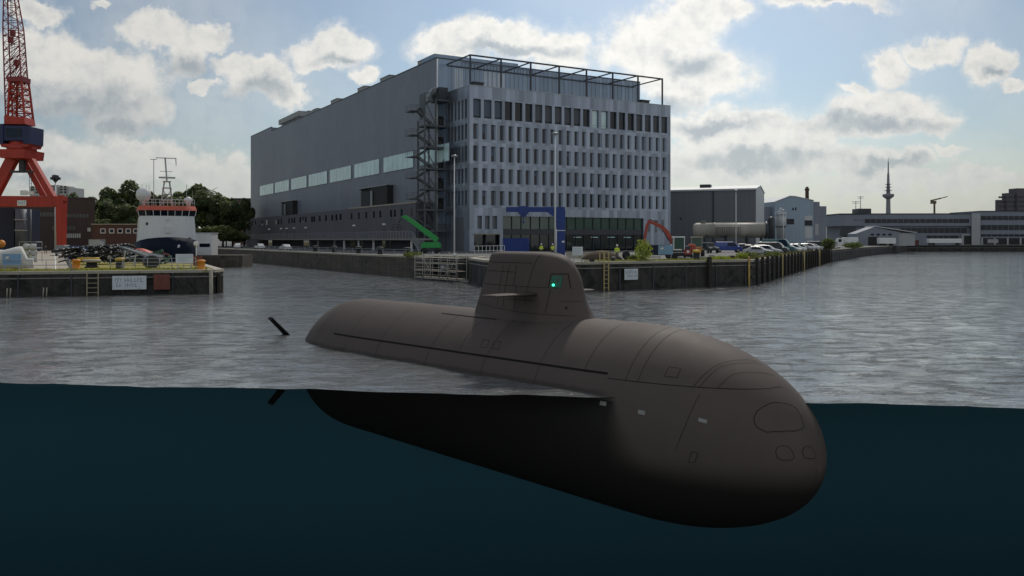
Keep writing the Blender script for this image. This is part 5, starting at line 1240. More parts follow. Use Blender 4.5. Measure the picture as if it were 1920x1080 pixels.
def lattice(name, l0, r0, l1, r1, n, y0, y1, mat, rad):
    b = MB(); P = []
    for i in range(n+1):
        t = i/n; xa, za = cxz(l0[0]+(l1[0]-l0[0])*t, l0[1]+(l1[1]-l0[1])*t); xb, zb = cxz(r0[0]+(r1[0]-r0[0])*t, r0[1]+(r1[1]-r0[1])*t); w_ = y0+(y1-y0)*t
        P.append([Vector((xa,-w_,za)), Vector((xb,-w_,zb)), Vector((xb,w_,zb)), Vector((xa,w_,za))])
    for k in range(4): b.path([p[k] for p in P], rad, 5)
    for i in range(n):
        for k in range(4):
            q = (k+1) % 4; b.tube(P[i][k], P[i][q], rad*.5, n=4, cap=False); a, c = (k, q) if i % 2 else (q, k); b.tube(P[i][a], P[i+1][c], rad*.5, n=4, cap=False)
    return b.build(name, mat, cr)
lattice('jib_lower', (23,222), (54,222), (25,155), (47,155), 6, 1.8, 1.5, RED, .28)
lattice('jib', (17,222), (46,152), (10.5,55), (39.5,55), 12, 1.4, 1.1, REDD, .16)
lattice('jib_tip', (10.5,55), (39.5,55), (10.5,-60), (21,-60), 8, 1.1, .5, REDD, .16)
b = MB(); quadp(b, [(20,146),(50,146),(49,155),(21,155)], -1.8, 1.8)
b.build('sheave_frame', REDD, cr)
for px_, py_ in ((31,118),(24,62),(20,75)): b = MB(); x, z = cxz(px_, py_); b.cbox((x,0,z), (.9,.9,1.4)); b.build('sheave_block', REDD, cr)
b = MB()
for px_ in (23, 27, 33): x0, z0 = cxz(px_, 222); x1, z1 = cxz(15+px_*.1, -60); b.tube((x0,.3,z0),(x1,.2,z1),.05,n=4)
b.build('hoist_ropes', BLK, cr)
b = MB(); x, z = cxz(42, 322); b.bar((x-2.8,0,z),(x+2.8,0,z),.5); x1, z1 = cxz(42, 300); b.box(x-.6,-.5,z,x+.6,.5,z1)
for k in range(2): xx, zz_ = cxz(55+4*k, 318); xx2, zz2 = cxz(55+4*k, 366); b.tube((xx,0,zz_),(xx2,0,zz2),.06,n=4)
for k in range(8): xx, zz_ = cxz(55, 320+6*k); b.bar((xx,0,zz_),(xx+.5,0,zz_),.06)
b.build('access_ladder', DKM, cr)
b = MB(); quadp(b, [(37,376),(53.5,376),(53.5,386),(37,386)], -1.0, -.92); b.m = 1
x0, z0 = cxz(38.5, 384.5); X0 = b.X; b.X = Matrix.Translation((x0, -1.0, z0)); lines(b, 1.75, 1.1, [(.5,.75,.02,.98)], seed=21); b.X = X0
b.build('number_plate', [WHT, SIGNT], cr)
b = MB(); quadp(b, [(40,357),(51,357),(51,366),(40,366)], -.5, .2); quadp(b, [(54,359),(63,359),(63,365),(54,365)], -.6, .1); b.build('equipment_box', WHT, cr)
# buildings behind the pier
BRK2 = pm('red_brick', (.115,.062,.050), .9, .2, .2, brick=2.5, streak=.1)
BRKD = pm('brown_brick', (.075,.052,.048), .9, .2, .15, brick=2.5, streak=.15)
wh = frame_at('brick_warehouse', 'large dark brown brick warehouse behind the red crane leg', 'building', at(-40, 245, 0), (1,.02,0), 2.3)
def wx(px_): return (px_+40)*245/F
b = MB(); b.prism([(0,0),(wx(176),0),(wx(176)-13,24),(-13,24)], 0, zat(372,245)-2.3, 'z'); b.build('wall', BRKD, wh)
b = MB(); b.prism([(-.1,-.15),(wx(176)+.1,-.15),(wx(176)-13,24),(-13,24)], zat(372,245)-2.29, zat(370,245)-2.3, 'z'); b.build('roof_edge', DKM, wh)
for (a, c, y0, y1, m_) in ((122,165,401,408,0),(60,104,398,406,0),(96,140,424,431,0),(122,150,438,446,1)):
    b = MB(); b.m = 0; b.box(wx(a),-.06,zat(y1,245)-2.3,wx(c),-.004,zat(y0,245)-2.3); b.m = 1
    for k in range(8): x = wx(a)+(wx(c)-wx(a))*k/7; b.box(x-.08,-.1,zat(y1,245)-2.3,x+.08,-.062,zat(y0,245)-2.3)
    b.build('window_band', [pm('dull_glass', (.10,.10,.095), .5, .3, .5) if 'dull_glass' not in MT else MT['dull_glass'] if m_ == 0 else LIGHTG, BRKD], wh)
b = MB(); b.box(wx(162),-.06,zat(434,245)-2.3,wx(168),-.004,zat(427,245)-2.3); b.build('window', LIGHTG, wh)
lo = frame_at('brick_shed', 'low red-brown brick building with small white-framed windows behind the ship', 'building', at(172, 225, 0), (1,.05,0), 2.3)
def lx2(px_): return (px_-172)*225/F
zt_ = zat(421.5,225)-2.3
b = MB(); b.box(0,0,0,lx2(285),14,zt_); b.build('wall', BRK2, lo); b = MB(); b.box(-.1,-.2,zt_+.004,lx2(285)+.1,14.2,zt_+.3); b.build('roof', COPE, lo)
for px_ in (190.5, 206.5, 222, 237, 251):
    b = MB(); x = lx2(px_-2); b.m = 0; b.box(x+.12,-.05,zat(436,225)-2.3,x+1.1,-.004,zat(430,225)-2.3); b.m = 1; w_ = MB()
    b.box(x-.1,-.09,zat(437.5,225)-2.3,x+1.3,-.004,zat(436.1,225)-2.3); b.box(x-.1,-.09,zat(429.9,225)-2.3,x+1.3,-.004,zat(428.6,225)-2.3); b.box(x-.1,-.09,zat(436,225)-2.3,x+.115,-.004,zat(430,225)-2.3); b.box(x+1.105,-.09,zat(436,225)-2.3,x+1.3,-.004,zat(430,225)-2.3)
    b.build('window', [GLS, WHT], lo)
pb = frame_at('apartment_block', 'pale flat-roofed block showing above the warehouse behind the crane', 'building', at(56, 340, 0), (1,0,0))
b = MB(); b.box(0,0,0,6,12,zat(350,340)-3); b.box(6.01,-1,0,12,12,zat(347,340)-3); b.box(12.01,-.5,0,16,12,zat(351,340)-3); b.build('wall', PALE, pb)
for k in range(3):
    for x in (.7,2.4,4.1,6.6,8.4,10.2,12.6,14.2): b = MB(); b.box(x,-1.06 if 6 < x < 12 else (-.56 if x > 12 else -.06),zat(362-5*k,340)-3,x+1,-1.003 if 6 < x < 12 else (-.503 if x > 12 else -.003),zat(359-5*k,340)-3); b.build('window', GLS, pb)
rb = frame_at('apartment_block', 'reddish brick apartment block half hidden by trees beside the hall', 'building', at(436, 400, 0), (1,.1,0))
b = MB(); b.box(0,0,0,14,12,zat(374,400)-3); b.build('wall', pm('warm_brick', (.16,.10,.075), .9, .15, .2), rb)
b = MB(); b.box(-.3,-.3,zat(374,400)-2.99,14.3,12,zat(371.5,400)-3); b.build('roof', DKM, rb)
for k in range(4):
    for j in range(6): b = MB(); b.box(1+2.1*j,-.06,zat(384+6*k,400)-3,2.2+2.1*j,-.003,zat(380+6*k,400)-3); b.build('window', PALE if (k+j) % 3 else GLS, rb)
# dark blue dock structure at far left
dk = thing('dock_tower', 'dark navy blue steel tower with grey round columns under the red crane', 'tower', at(-10, 215, 2.3), 0)
NAVY = pm('navy_steel', (.018,.028,.06), .6, .2, .4, streak=.15); GREY2 = pm('column_grey', (.12,.14,.18), .6, .15, .4, streak=.2)
def dx_(px_): return (px_+10)*215/F
b = MB(); b.box(dx_(-60),0,0,dx_(26),12,zat(390,215)-2.3); b.build('hull_wall', NAVY, dk)
b = MB(); b.tube((dx_(35),1,0),(dx_(35),1,zat(392,215)-2.3),1.35,n=18); b.build('column', GREY2, dk)
b = MB(); b.tube((dx_(48),2,0),(dx_(48),2,zat(392,215)-2.3),.35,n=10); b.build('pipe', GREY2, dk)
for y in (413, 433): b = MB(); z = zat(y,215)-2.3; b.lathe([(1.36,z),(1.55,z+.02),(1.55,z+.25),(1.36,z+.28)], 18, (dx_(35),1,0)); b.build('column_ring', LIGHTG, dk)
# ship
WSH = pm('ship_white', (.62,.63,.63), .4, .06, .4, streak=.12); SHB = pm('ship_blue', (.004,.009,.024), .6, .15, .3, spec=.15); SHR = pm('ship_red', (.50,.10,.06), .5, .12, .5)
sp_ = at(318, 124, 0); shp = thing('ship', 'white and dark blue ship moored bow-on behind the left pier', 'ship', sp_, math.atan2(.905,-.425))
# local: x away from us along the ship, y to port (left as seen)
b = MB(); b.s = True; rings = []
for x, hw, ztop in ((0,.15,5.85),(.6,1.5,5.8),(1.6,2.9,5.65),(3.2,3.9,5.4),(6,4.45,5.1),(10,4.6,4.9),(40,4.6,4.2),(44,4.0,4.2)):
    fl_ = .55 if x < 4 else .85
    x_ = x
    rings.append([(x_+ (2.0 if x < 4 else 0)*(1-0) , -hw*.3*fl_, -2), (x_+(1.2 if x < 4 else 0), -hw*fl_, 0), (x_+.3, -hw*.93, ztop*.6), (x_, -hw, ztop), (x_, hw, ztop), (x_+.3, hw*.93, ztop*.6), (x_+(1.2 if x < 4 else 0), hw*fl_, 0), (x_+(2.0 if x < 4 else 0), hw*.3*fl_, -2)])
b.loft(rings); b.build('hull', SHB, shp)
b = MB(); b.s = False
def sr(x0, hw, z, nose): return [(x0+nose,-hw,z),(x0,-hw*.62,z),(x0-.25,0,z),(x0,hw*.62,z),(x0+nose,hw,z),(x0+14,hw,z),(x0+14,-hw,z)]
b.loft([sr(5.0,4.25,4.6,1.3), sr(5.5,3.95,9.15,1.2)]); b.build('superstructure', WSH, shp)
b = MB(); b.loft([sr(5.6,3.95,9.154,1.2), sr(5.35,4.2,10.0,1.2)]); b.build('bridge_windows', GLS, shp)
b = MB(); b.loft([sr(5.1,4.3,10.004,1.2), sr(5.4,4.1,10.7,1.2)]); b.build('bridge_roof', SHR, shp)
b = MB()
for k in range(9):
    t = -1+2*k/8; x = 5.45+1.2*max(0,abs(t)-.62)/.38; b.bar((x-.12,4.05*t,9.16),(x-.3,4.2*t,10.0),.09)
b.build('window_mullions', WSH, shp)
for y, z in ((-2.4,7.9),(-.2,8.0),(1.0,8.0),(2.9,7.9),(-3.2,5.6),(-1.5,5.8),(.4,5.9),(2.4,5.6)):
    b = MB(); b.lathe([(.02,-.08),(.2,-.06),(.24,0),(.24,.04)], 10, (5.3+.12*(z-5)+.35*abs(y)*.25-.25,y,z), 'x'); b.build('porthole', BLK, shp)
b = MB(); b.cbox((4.95,0,7.0),(.3,.8,1.0)); b.lathe([(.02,-.1),(.18,-.05),(.18,.05)],8,(5.0,.0,8.55),'x'); b.build('bow_locker', WSH, shp)
b = MB(); n_ = 14
for k in range(n_+1): y = -3.9+7.8*k/n_; b.tube((5.9,y,10.7),(5.9,y,11.7),.035,n=4)
for z in (11.2,11.7): b.tube((5.9,-3.9,z),(5.9,3.9,z),.035,n=4)
b.build('roof_railing', WSH, shp)
b = MB(); b.lathe([(.3,10.7),(.3,11.4),(.9,11.7),(1.12,12.3),(1.0,13.0),(.6,13.4),(.02,13.55)], 18, (7.2,3.4,0)); b.build('radar_dome', WSH, shp)
b = MB(); b.lathe([(.3,10.7),(.3,11.2),(.6,11.5),(.6,12.0),(.02,12.3)], 12, (7.4,-3.1,0)); b.build('small_dome', WSH, shp)
ms = MB()
for y0 in (-.9,.9):
    ms.bar((8,y0,10.7),(8,y0*.4,14.6),.22)
for z in (11.6,12.6,13.6,14.6): ms.cbox((8,0,z),(1.2,2.6-.1*z,.14))
ms.bar((7.8,-.7,11.0),(7.8,.7,13.5),.12); ms.bar((7.8,.7,11.0),(7.8,-.7,13.5),.12)
ms.bar((8,0,14.6),(8.2,.25,18.4),.22); ms.bar((8,-1.4,18.3),(8,1.6,18.3),.12); ms.bar((8,1.9,10.7),(8,1.9,18.1),.1); ms.bar((8,2.4,18.0),(8,1.4,18.05),.09); ms.bar((8,-1.3,18.3),(8,-1.35,17.2),.12); ms.bar((8,-2.9,10.7),(8,-2.9,14.2),.07); ms.bar((8,-.8,16.2),(8,1.0,16.2),.08)
for y in (3.0,3.6,-3.7,2.6): ms.tube((7,y,10.7),(7,y,13.6+.4*y/3),.03,n=4)
ms.cbox((7.6,0,15.2),(.3,2.4,.25)); ms.build('mast', pm('mast_grey', (.36,.36,.36), .5, .1, 1), shp)
b = MB(); b.tube((1.4,2.2,3.6),(-8,7.5,2.6),.06,n=5); b.build('mooring_rope', COPE, shp)
for y in (-1.2,): b = MB(); b.lathe([(.02,-.1),(.3,-.05),(.3,.1)],10,(.7,y,4.5),'x'); b.build('hawse_plate', WSH, shp)
ab = thing('deckhouse', 'small white flat-roofed hut right of the moored ship', 'hut', at(380, 165, 2.4), .1)
b = MB(); b.box(-2.0,0,0,1.7,5,4.3); b.build('wall', WSH, ab); b = MB(); b.box(-2.1,-.1,4.304,1.8,5.1,4.45); b.build('roof', LIGHTG, ab); b = MB(); b.box(-.6,-.05,1.6,1.4,-.003,2.3); b.build('window', GLS, ab)
b = MB(); b.box(-30,-.5,-6,8,6,-.004); b.X = None; o = b.build('pontoon', QUAYL); o.location = at(380,165,2.4); tag(o, 'dark stone landing under the small white hut beside the ship', 'landing')
# ------------------------------------------------------------ clutter on the left pier
TARP = pm('white_tarpaulin', (.50,.50,.48), .75, .12, .8, bump=.4)
bt = thing('covered_boat', 'boat wrapped in a white tarpaulin on the left pier behind the blue sign', 'boat', at(15, 88, 2.3), .25)
b = MB(); b.s = True; rings = []
for i in range(13):
    t = i/12; x = -4.2+6.6*t; hw = 1.25*(1-abs(2*t-.9)**3.5*.8) if t < .95 else .25; zt = 2.75-.65*t+.3*math.sin(t*9) if t < .9 else 1.2
    rings.append([(x, hw*math.cos(math.pi*k/10), .15+max(.2,zt-.15)*math.sin(math.pi*k/10)**.55+.05*noise.noise(Vector((x,k,0)))) for k in range(11)])
b.loft(rings, closed=True); b.build('tarpaulin', TARP, bt)
b = MB(); 
for x in (-2.6,.8): b.bar((x,-1.1,.06),(x,1.1,.06),.16)
b.build('cradle', TIMB, bt)
rr = random.Random(11)
def heap(name, label, cat, mats, items):
    t = thing(name, label, cat, items[0], 0); return t
BLKP = pm('black_plastic', (.012,.012,.013), .45, .2, 1); PGREY = pm('pale_grey_steel', (.42,.43,.43), .5, .2, 1)
# stack of black hoses and pipes
# black hoses lie in long loops
hs_ = thing('hose_pile', 'tangled pile of thick black hoses on the left pier', 'hoses', at(205, 108, 2.3), 0)
for k in range(56):
    b = MB(); x0 = rr.uniform(-5.2,1.0); y0 = rr.uniform(-2,3); z0 = rr.uniform(.25,2.5)*(1-abs(x0+1.5)/8); r0 = rr.uniform(.08,.2); pts = []
    L_ = rr.uniform(2,4); a = rr.uniform(-.5,.5); cv_ = rr.uniform(-1.6,1.6)
    for q in range(9): u = q/8; pts.append((x0+L_*u*math.cos(a+cv_*u), y0+L_*u*math.sin(a+cv_*u), z0+.35*math.sin(u*3.1)*rr.choice((1,1,1.2))))
    b.path(pts, r0, 8); b.build('hose', BLKP, hs_)
for k in range(7): b = MB(); p = (rr.uniform(-5,3),-2.2+rr.uniform(-.3,.3),rr.uniform(.5,2)); b.lathe([(.02,-.05),(.2,-.04),(.2,.1)],9,p,'y'); b.build('hose_flange', PGREY, hs_)
b = MB(); b.tube((1.0,-2.7,1.3),(3.6,-2.5,1.3),.16,n=10); o = b.build('pale_pipe', PGREY); o.location = at(205,112,2.3); tag(o, 'short pale pipe lying on the front of the black hose pile', 'pipe')
# big pipe mouth
bp_ = MB(); bp_.s = True; bp_.lathe([(.62,-.02),(.72,-.02),(.72,3.8),(.62,3.8),(.60,.0)], 22, (0,0,.72), 'y'); o = bp_.build('dredge_pipe', BLKP); o.location = gnd(278, 505, 2.3)+Vector((0,1.0,0)); o.rotation_euler = (0,0,.5); tag(o, 'big black pipe with its open end facing us beside the steel gangway', 'pipe')
gw = thing('gangway', 'heap of pale grey steel gangway beams sloping down to the right on the pier', 'gangway', at(262, 103, 2.3), 0)
for k in range(5):
    b = MB(); a = Vector((-2.2+.1*k,-.8+.6*k,2.35-.14*k)); c = Vector((2.4,-.6+.55*k,.6+.14*k)); b.bar(a, c, .16, .22); b.build('beam', PGREY if k % 2 else GREY2, gw)
for k in range(9): t_ = k/8; b = MB(); b.bar((-2.1+4.4*t_,-.85,2.3-1.75*t_),(-2.1+4.4*t_,1.6,1.8-1.0*t_),.07); b.build('crossbar', PGREY, gw)
for x, h_ in ((-1.6,1.9),(-.3,1.4),(1.0,.9)): b = MB(); b.bar((x,-1,0),(x+.25,-.9,h_),.12); b.build('prop', PGREY, gw)
rt = MB(); rt.s = True; rt.add([(-1.6+3.2*i/8, -1+2*j/3, .5+.5*math.sin(i*.45)*(1 if j in (1,2) else .45)+.08*noise.noise(Vector((i,j,0)))) for i in range(9) for j in range(4)], [(i*4+j,i*4+j+1,i*4+j+5,i*4+j+4) for i in range(8) for j in range(3)])
o = rt.build('red_tarpaulin', SHR); o.location = at(266, 112, 3.3); o.modifiers.new('thick','SOLIDIFY').thickness = .05; tag(o, 'faded red tarpaulin over the gear in front of the ship bow', 'tarpaulin')
container('container', 'blue container behind the black hose pile on the left pier', at(158, 128, 2.3), .15, 3.4, 2.3, 2.2, pm('container_mid_blue', (.02,.09,.26), .6, .15, .8))
container('container', 'pale blue container between the brick shed and the ship', at(240, 150, 2.3), .05, 4.0, 2.4, 2.3, pm('container_pale_blue', (.22,.33,.38), .6, .15, .8))
container('site_hut', 'small white site hut with two dark windows left of the brick shed', at(182, 190, 2.3), 0, 2.6, 2.4, 3.2, PALE, 'hut')
container('container', 'bright blue container behind the covered white boat', at(8, 122, 2.3), 0, 4.6, 2.3, 1.7, pm('container_bright_blue', (.015,.06,.22), .6, .15, .8))
wb_ = thing('bulk_bag_stack', 'white bulk bags in a wire cage beside the pale road', 'bags', at(60, 118, 2.3), .1)
for k in range(6): b = MB(); b.s = True; b.lathe([(.3,0),(.46,.1),(.48,.5),(.4,.78),(.15,.85)], 8, (-.6+.85*(k % 2),-.3+.3*(k//2 % 2),.05+.85*(k//2))); b.build('bag', TARP, wb_)
b = MB()
for x in (-1.3,1.0):
    for y in (-1.0,.7): b.box(x,y,0,x+.06,y+.06,2.9)
for z in (.02,1.0,2.0,2.85): b.path([(-1.27,-.97,z),(1.03,-.97,z),(1.03,.73,z),(-1.27,.73,z),(-1.27,-.97,z)], .03, 4)
b.build('cage', GRYM, wb_)
person('person in dark clothes walking on the pale road of the left pier', gnd(85.5, 477, 2.3), R(10), .22, .1, False, None, False)
for k, (px_, Y, c_, lab) in enumerate(((108,150,'grey','grey machine parked beside the far end of the pale road'),)):
    vehicle('parked_van', 'pale grey van parked at the far end of the pale road on the left', 'van', 'van', 'grey', at(121, 165, 2.3), R(100))
for (px_, Y, sx_, lab, m_, cat) in ((128,140,1.5,'jumble of scrap metal beside the blue container at the road end',(.12,.07,.06),'scrap'),(140,150,1.3,'pile of rusty brown steel parts behind the orange bollard',(.17,.10,.07),'scrap'),(165,118,1.3,'heap of dark machine parts in front of the blue container',(.05,.045,.04),'scrap'),(185,140,1.2,'pinkish heap of timber and rubble behind the hoses',(.26,.19,.15),'scrap'),(300,108,1.0,'green net heap by the pale railing behind the notice board',(.04,.09,.06),'net')):
    t = thing('scrap_heap' if cat == 'scrap' else 'net_heap', lab, cat, at(px_, Y, 2.3), rr.uniform(0,1)); mt = pm('scrap_'+str(px_), m_, .8, .4, 1.5)
    for k in range(16):
        b = MB(); z = rr.uniform(0,1.5); c = Vector((rr.uniform(-1.6,1.6)*sx_*(1-z/2.2), rr.uniform(-.8,.8), z+.1)); d = Vector((rr.uniform(-1,1),rr.uniform(-1,1),rr.uniform(-.5,.7))).normalized()*rr.uniform(.3,.9); b.bar(c-d, c+d, rr.uniform(.08,.5), rr.uniform(.06,.4)); b.build('scrap_piece', [mt, GRYM, MT['rusty_plate']][k % 3 if k % 4 == 0 else 0], t)
ot = MB(); ot.lathe([(.02,-.6),(.4,-.4),(.56,0),(.4,.4),(.02,.6)], 14); o = ot.build('mooring_buoy', ORG); o.location = at(3, 150, 4.9-.0); tag(o, 'orange buoy lying on top of the blue gear at the far left', 'buoy')
o.location = at(3, 124, 4.85)
yb = MB(); yb.rbox(-1.2,-.5,0,1.2,.5,.35,.05); o = yb.build('yellow_beam', YEL); o.location = at(166, 104, 2.9); tag(o, 'short yellow lifting beam on the pile behind the mushroom bollard', 'beam')
wp = MB(); wp.box(-1.9,-.5,0,1.9,.5,.12); o = wp.build('white_plank', WHT); o.location = gnd(310, 505, 2.3)+Vector((0,1.5,0)); o.rotation_euler = (0,0,.28); tag(o, 'long white plank lying in front of the notice board on the pier', 'plank')
ps_ = thing('round_sign', 'small round white sign on a post at the pier tip in front of the ship', 'sign', at(368, 101, 2.3), 0); b = MB(); b.tube((0,0,0),(0,0,2.9),.05,n=6); b.build('post', WHT, ps_); b = MB(); b.lathe([(.02,-.03),(.32,-.03),(.32,.02),(.02,.03)],14,(0,-.08,2.7),'y'); b.build('disc', WHT, ps_)
fs_ = MB(); fs_.box(-.55,-.04,.1,.55,.0,1.25); o = fs_.build('red_board', REDP); o.location = at(371, 98, 2.3); tag(o, 'dull red board leaning on the railing behind the orange tip bollard', 'board')
# hall quay: small things along the edge of the long stone wall
QD = (Vector((-12.6,119,0))-Vector((-62,200,0))).normalized()
for k, px_ in enumerate((580, 615, 660, 700, 750)):
    q_ = (px_-960)/F; s0 = Vector((-62,200)); t_ = (q_*s0.y-s0.x)/(QD.x-q_*QD.y); p = Vector((s0.x+QD.x*t_+1.0, s0.y+QD.y*t_+.6, 3.05))
    if k == 0:
        qb = thing('mooring_bollard', 'black bollard on the edge of the long stone quay in front of the hall', 'bollard', p, 0, 'bollards along the hall quay'); b = MB(); b.lathe([(.5,0),(.5,.12),(.4,.2),(.36,.7),(.62,.85),(.62,1.1),(.4,1.25),(.02,1.28)], 14); b.build('post', BLK, qb)
    else: dup(qb, p)
rail('low pale pipe rail along the long stone quay in front of the hall', [Vector((-60.6,199.5,3.05)), Vector((-13.6,121.5,3.05))], .9, 4.5, GRYM, (1,))
vehicle('parked_car', 'white car parked under the terrace of the hall at its far end', 'car', 'car', 'white', at(487, 213, 3.0), R(120))
vehicle('parked_car', 'grey car parked under the terrace of the hall, right of the white one', 'car', 'car', 'silver', at(535, 183, 3.0), R(120))
vehicle('parked_car', 'white car on the quay between the trees and the hall', 'car', 'car', 'white', at(447, 232, 3.0), R(100))
# ------------------------------------------------------------ trees, bushes, grass
def crown_mesh(name, seed, rx, rz_, n, leaf, mat, lumps=9, sq=.8):
    r_ = random.Random(seed); b = MB()
    L_ = [(Vector((0,0,0)), 1.0)]
    for k in range(lumps):
        a = r_.uniform(0, 6.28); e = r_.uniform(-.5, 1.1); L_.append((Vector((math.cos(a)*math.cos(e)*rx*.62, math.sin(a)*math.cos(e)*rx*.62, math.sin(e)*rz_*.62)), r_.uniform(.35,.6)))
    for k in range(n):
        c, s_ = r_.choice(L_) if r_.random() < .93 else L_[0]
        d = Vector((r_.gauss(0,1), r_.gauss(0,1), r_.gauss(0,1))).normalized(); q = r_.uniform(.45,1)**.5
        p = c + Vector((d.x*rx*s_*q*.62, d.y*rx*s_*q*.62, d.z*rz_*s_*q*.62))
        nrm = (d+Vector((r_.uniform(-.8,.8), r_.uniform(-.8,.8), r_.uniform(-.3,.9)))).normalized()
        u = nrm.cross(Vector((r_.uniform(-1,1), r_.uniform(-1,1), r_.uniform(-1,1)))).normalized(); v = nrm.cross(u)
        l = leaf*r_.uniform(.6,1.5)
        b.add([p-u*l, p-v*l*.6+nrm*l*.2, p+u*l, p+v*l*.6-nrm*l*.1], [(0,1,2,3)])
    return b
def trunk_mb(h_, r0, seed, spread):
    r_ = random.Random(seed); b = MB(); b.tube((0,0,-.3), (.1,.05,h_*.5), r0, r0*.7, 8); b.tube((.1,.05,h_*.5), (.15,0,h_*.85), r0*.7, r0*.25, 7)
    for k in range(7): a = k*.9+r_.random(); z = h_*(.35+.07*k); b.tube((.1,.05,z), (math.cos(a)*spread*.42, math.sin(a)*spread*.42, min(z+h_*.12, h_*.86)), r0*.35, r0*.1, 6)
    return b
def tree(label, px_, Y, ytop, wpx, mat, seed, zg=3.0, n=5200, group='trees behind the harbour', leaf=None, zbase=None):
    hh = zat(ytop, Y) - zg; rx = wpx*Y/F/2; t = thing('tree', label, 'tree', at(px_, Y, zg), 0, group)
    rz_ = hh*.46
    trunk_mb(hh, .035*hh**.9*.6+.1, seed, rx).build('trunk', BARK, t)
    crown_mesh('crown', seed, rx, rz_, n, leaf or max(.26, rx*.058), mat).build('crown', mat, t, (0,0,hh-rz_*.98))
    return t
TR = [(152,300,362,46,0,'dark low tree behind the brick warehouse, nearest the crane'),(125,335,347,40,0,'dark tree showing above the warehouse roof beside the lamp ring'),(186,290,362,52,0,'tree right behind the right end of the brick warehouse'),
 (232,285,331,72,0,'tallest rounded tree left of the ship mast'),(214,275,366,60,0,'lower tree in front of the tallest one left of the ship'),(268,295,349,58,0,'tree just left of the ship mast'),(252,270,378,50,0,'low tree behind the brick shed roof'),
 (322,300,352,56,0,'tree directly behind the ship mast'),(352,290,340,60,0,'broad dark tree right of the ship mast'),(386,285,334,104,0,'tallest broad dark tree right of the ship'),(418,280,360,56,0,'tree at the right shoulder of the broad dark group'),
 (396,262,416,52,1,'light yellow-green tree low in front of the dark group'),(424,262,420,36,1,'small light green tree next to the yellow-green one'),(436,300,376,48,0,'tree in front of the reddish apartment block'),(458,320,364,36,0,'thin tree beside the far edge of the hall'),(446,268,428,44,0,'small dark tree beside the far corner of the hall annex'),(300,280,385,50,0,'low dark tree behind the ship bridge'),(345,270,395,56,0,'low dark tree right of the ship bridge'),(180,262,400,50,0,'low tree between the warehouse and the brick shed')]
for k, (px_, Y, yt, w_, lt, lab) in enumerate(TR): tree(lab, px_, Y, yt, w_*1.38, LEAF2 if lt else LEAF, 20+k, 3.0, 7000)
def bush(label, p, h_, wd, mat, seed, n=500, leaf=.12, name='bush'):
    t = thing(name, label, 'bush', p, 0); r_ = random.Random(seed); b = MB()
    for k in range(9): a = r_.uniform(0,6.28); b.path([(0,0,-.05),(math.cos(a)*wd*.2,math.sin(a)*wd*.2,h_*.5),(math.cos(a)*wd*.42,math.sin(a)*wd*.4,h_*r_.uniform(.6,.95))], .025, 4)
    b.build('stems', BARK, t); b = MB()
    for k in range(n):
        q = r_.random()**.8; a = r_.uniform(0,6.28); rr_ = wd*.5*(.25+.75*math.sin(min(1,q*1.15)*2.6)**.7)*r_.uniform(.3,1); z = h_*q*r_.uniform(.75,1.1)
        p_ = Vector((math.cos(a)*rr_, math.sin(a)*rr_, z)); u = Vector((r_.uniform(-1,1),r_.uniform(-1,1),r_.uniform(.2,1.4))).normalized(); v = u.cross(Vector((r_.uniform(-1,1),r_.uniform(-1,1),0))).normalized(); l = leaf*r_.uniform(.6,1.5)
        b.add([p_-u*l*1.6, p_-v*l*.5, p_+u*l*1.6, p_+v*l*.5], [(0,1,2,3)])
    b.build('foliage', mat, t); return t
bush('bright yellow-green bush growing on the quay edge left of the blue sign', gnd(1208, 491, 3.0)+Vector((0,.5,0)), 2.25, 2.2, LEAF3, 3, 380)
bush('dark green bush at the end of the parked car row', at(1553, 205, 3.0), 2.6, 3.4, LEAF, 5, 900, .2)
bush('low green plant on the edge of the stone quay left of the scaffold', at(775, 122, 2.9), .7, 3.4, LEAF2, 6, 400, .12)
bush('low dark hedge clump on the far right quay', at(1600, 245, 3.0), 1.6, 6.0, LEAF, 7, 700, .2)
def tufts(name, area, n, h_, seed, mat=BLADE):
    r_ = random.Random(seed); b = MB()
    for k in range(n):
        p = area(r_); 
        for q in range(3):
            a = r_.uniform(0,6.28); l = h_*r_.uniform(.4,1.3); d = Vector((math.cos(a),math.sin(a),0))*l*.4; w_ = Vector((-math.sin(a),math.cos(a),0))*.05
            b.add([p-w_, p+w_, p+d+Vector((0,0,l))], [(0,1,2)])
    return tag(b.build(name, mat), kind='stuff')
def pierarea(r_): return pier(-r_.uniform(1,27.5), r_.uniform(.5,7)**1.0)-Vector((0,0,.06))
o = tufts('grass', pierarea, 2600, .22, 1); tag(o, 'yellow-green grass growing along the left pier edge', 'grass')
def quayarea(r_):
    t_ = r_.uniform(0,1)**.8; x = 8.5+19.5*t_; y = 88.9+11.0*(x-7.65)/20.85; k = r_.uniform(.3,2.2); return Vector((x-.48*k, y+.88*k, 3.02))
o = tufts('grass', quayarea, 1500, .26, 2); tag(o, 'bright grass fringe along the front edge of the dark quay', 'grass')
def edgearea(r_): k = r_.uniform(2,80); p = pile_at(k); d = r_.uniform(.3,1.6); return Vector((p.x-.905*d, p.y+.4254*d, 3.02))
o = tufts('grass', edgearea, 1200, .28, 4, GRASS); tag(o, 'rough grass along the quay edge below the parked cars', 'grass')
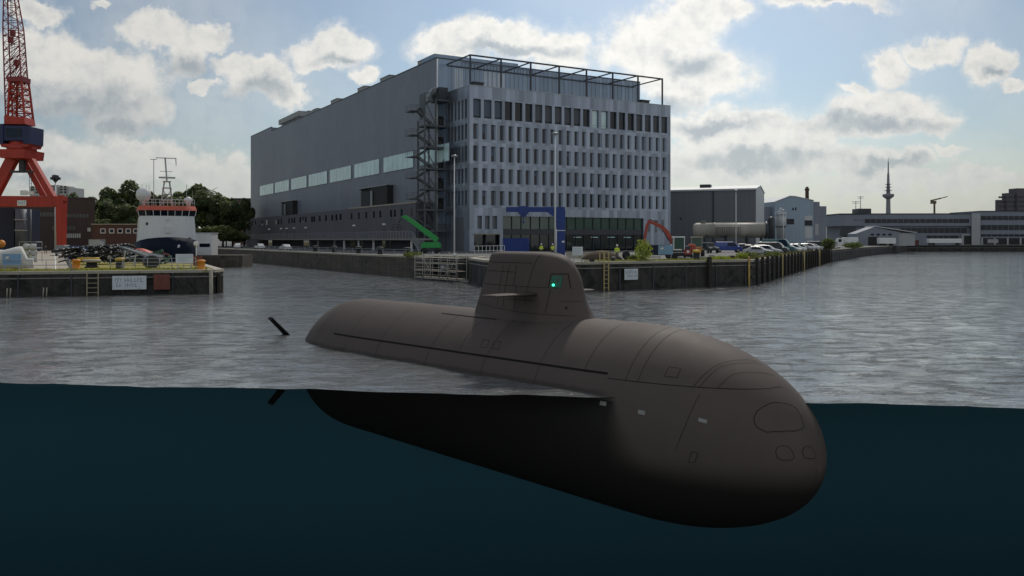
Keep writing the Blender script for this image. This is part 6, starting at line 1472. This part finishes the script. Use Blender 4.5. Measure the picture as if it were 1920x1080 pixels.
rbm = pm('rubble', (.27,.26,.24), .9, .4, 1.5)
rr = random.Random(31)
RB = [(1150,98,'pale broken concrete block beside the standing worker'),(1190,100,'grey rubble block behind the yellow-green bush'),(1276,100.5,'pale concrete block in front of the excavator tracks'),(1290,101,'dark metal drum scrap beside the yellow-capped bollard'),(1322,103,'grey kerb stone right of the yellow-capped bollard'),(1335,106,'small pale stone block in the grass fringe'),(1352,108,'low grey concrete block among the grass, below the blue van'),(1372,110,'brown wooden crate among the weeds below the blue van'),(1392,112,'rough grey boulder at the end of the grass fringe'),(1410,112,'dark tyre-like ring of debris near the quay corner')]
for k, (px_, Y, lab) in enumerate(RB):
    b = MB(); w_, d_, h_ = rr.uniform(.5,1.1), rr.uniform(.4,.7), rr.uniform(.35,.75)
    b.loft([[(x*w_*s_+rr.uniform(-.07,.07), y*d_*s_+rr.uniform(-.07,.07), z*h_) for x, y in ((-.5,-.5),(0,-.58),(.5,-.5),(.56,0),(.5,.5),(0,.55),(-.5,.5),(-.55,0))] for z, s_ in ((0,1),(.5,1.05),(.9,.85),(1,.55))])
    o = b.build('rubble_block', [rbm, CONC, DKM, TIMB][0 if k in (0,1,2,5,8) else (1 if k in (4,6) else (3 if k == 7 else 2))]); o.location = at(px_, Y, 3.0); o.rotation_euler = (0,0,rr.uniform(0,3)); tag(o, lab, 'block')
for k, (px_, Y, h_, w_, m_, lab) in enumerate(((1405,104,.9,3.0,LEAF2,'olive weeds on the quay corner below the silver saloon'),(1392,103.5,.8,2.0,LEAF3,'rust-tinged yellow weeds just left of the rusty corner post'),(1350,99.5,.5,3.4,LEAF3,'low bright weeds along the wall top below the blue van'),(1188,95.5,.7,1.6,LEAF2,'small green weed clump left of the yellow-green bush'),(1448,118,.8,2.6,LEAF2,'green weeds between the first yellow post and the corner'))):
    bush(lab, at(px_, Y, 3.0), h_, w_, m_, 50+k, 420, .09, 'weed_clump')
o = sheet('grass_verge', [(9.2,90.3),(27.9,100.2),(26.5,102.6),(8.0,92.6)], 3.004, GRASS)
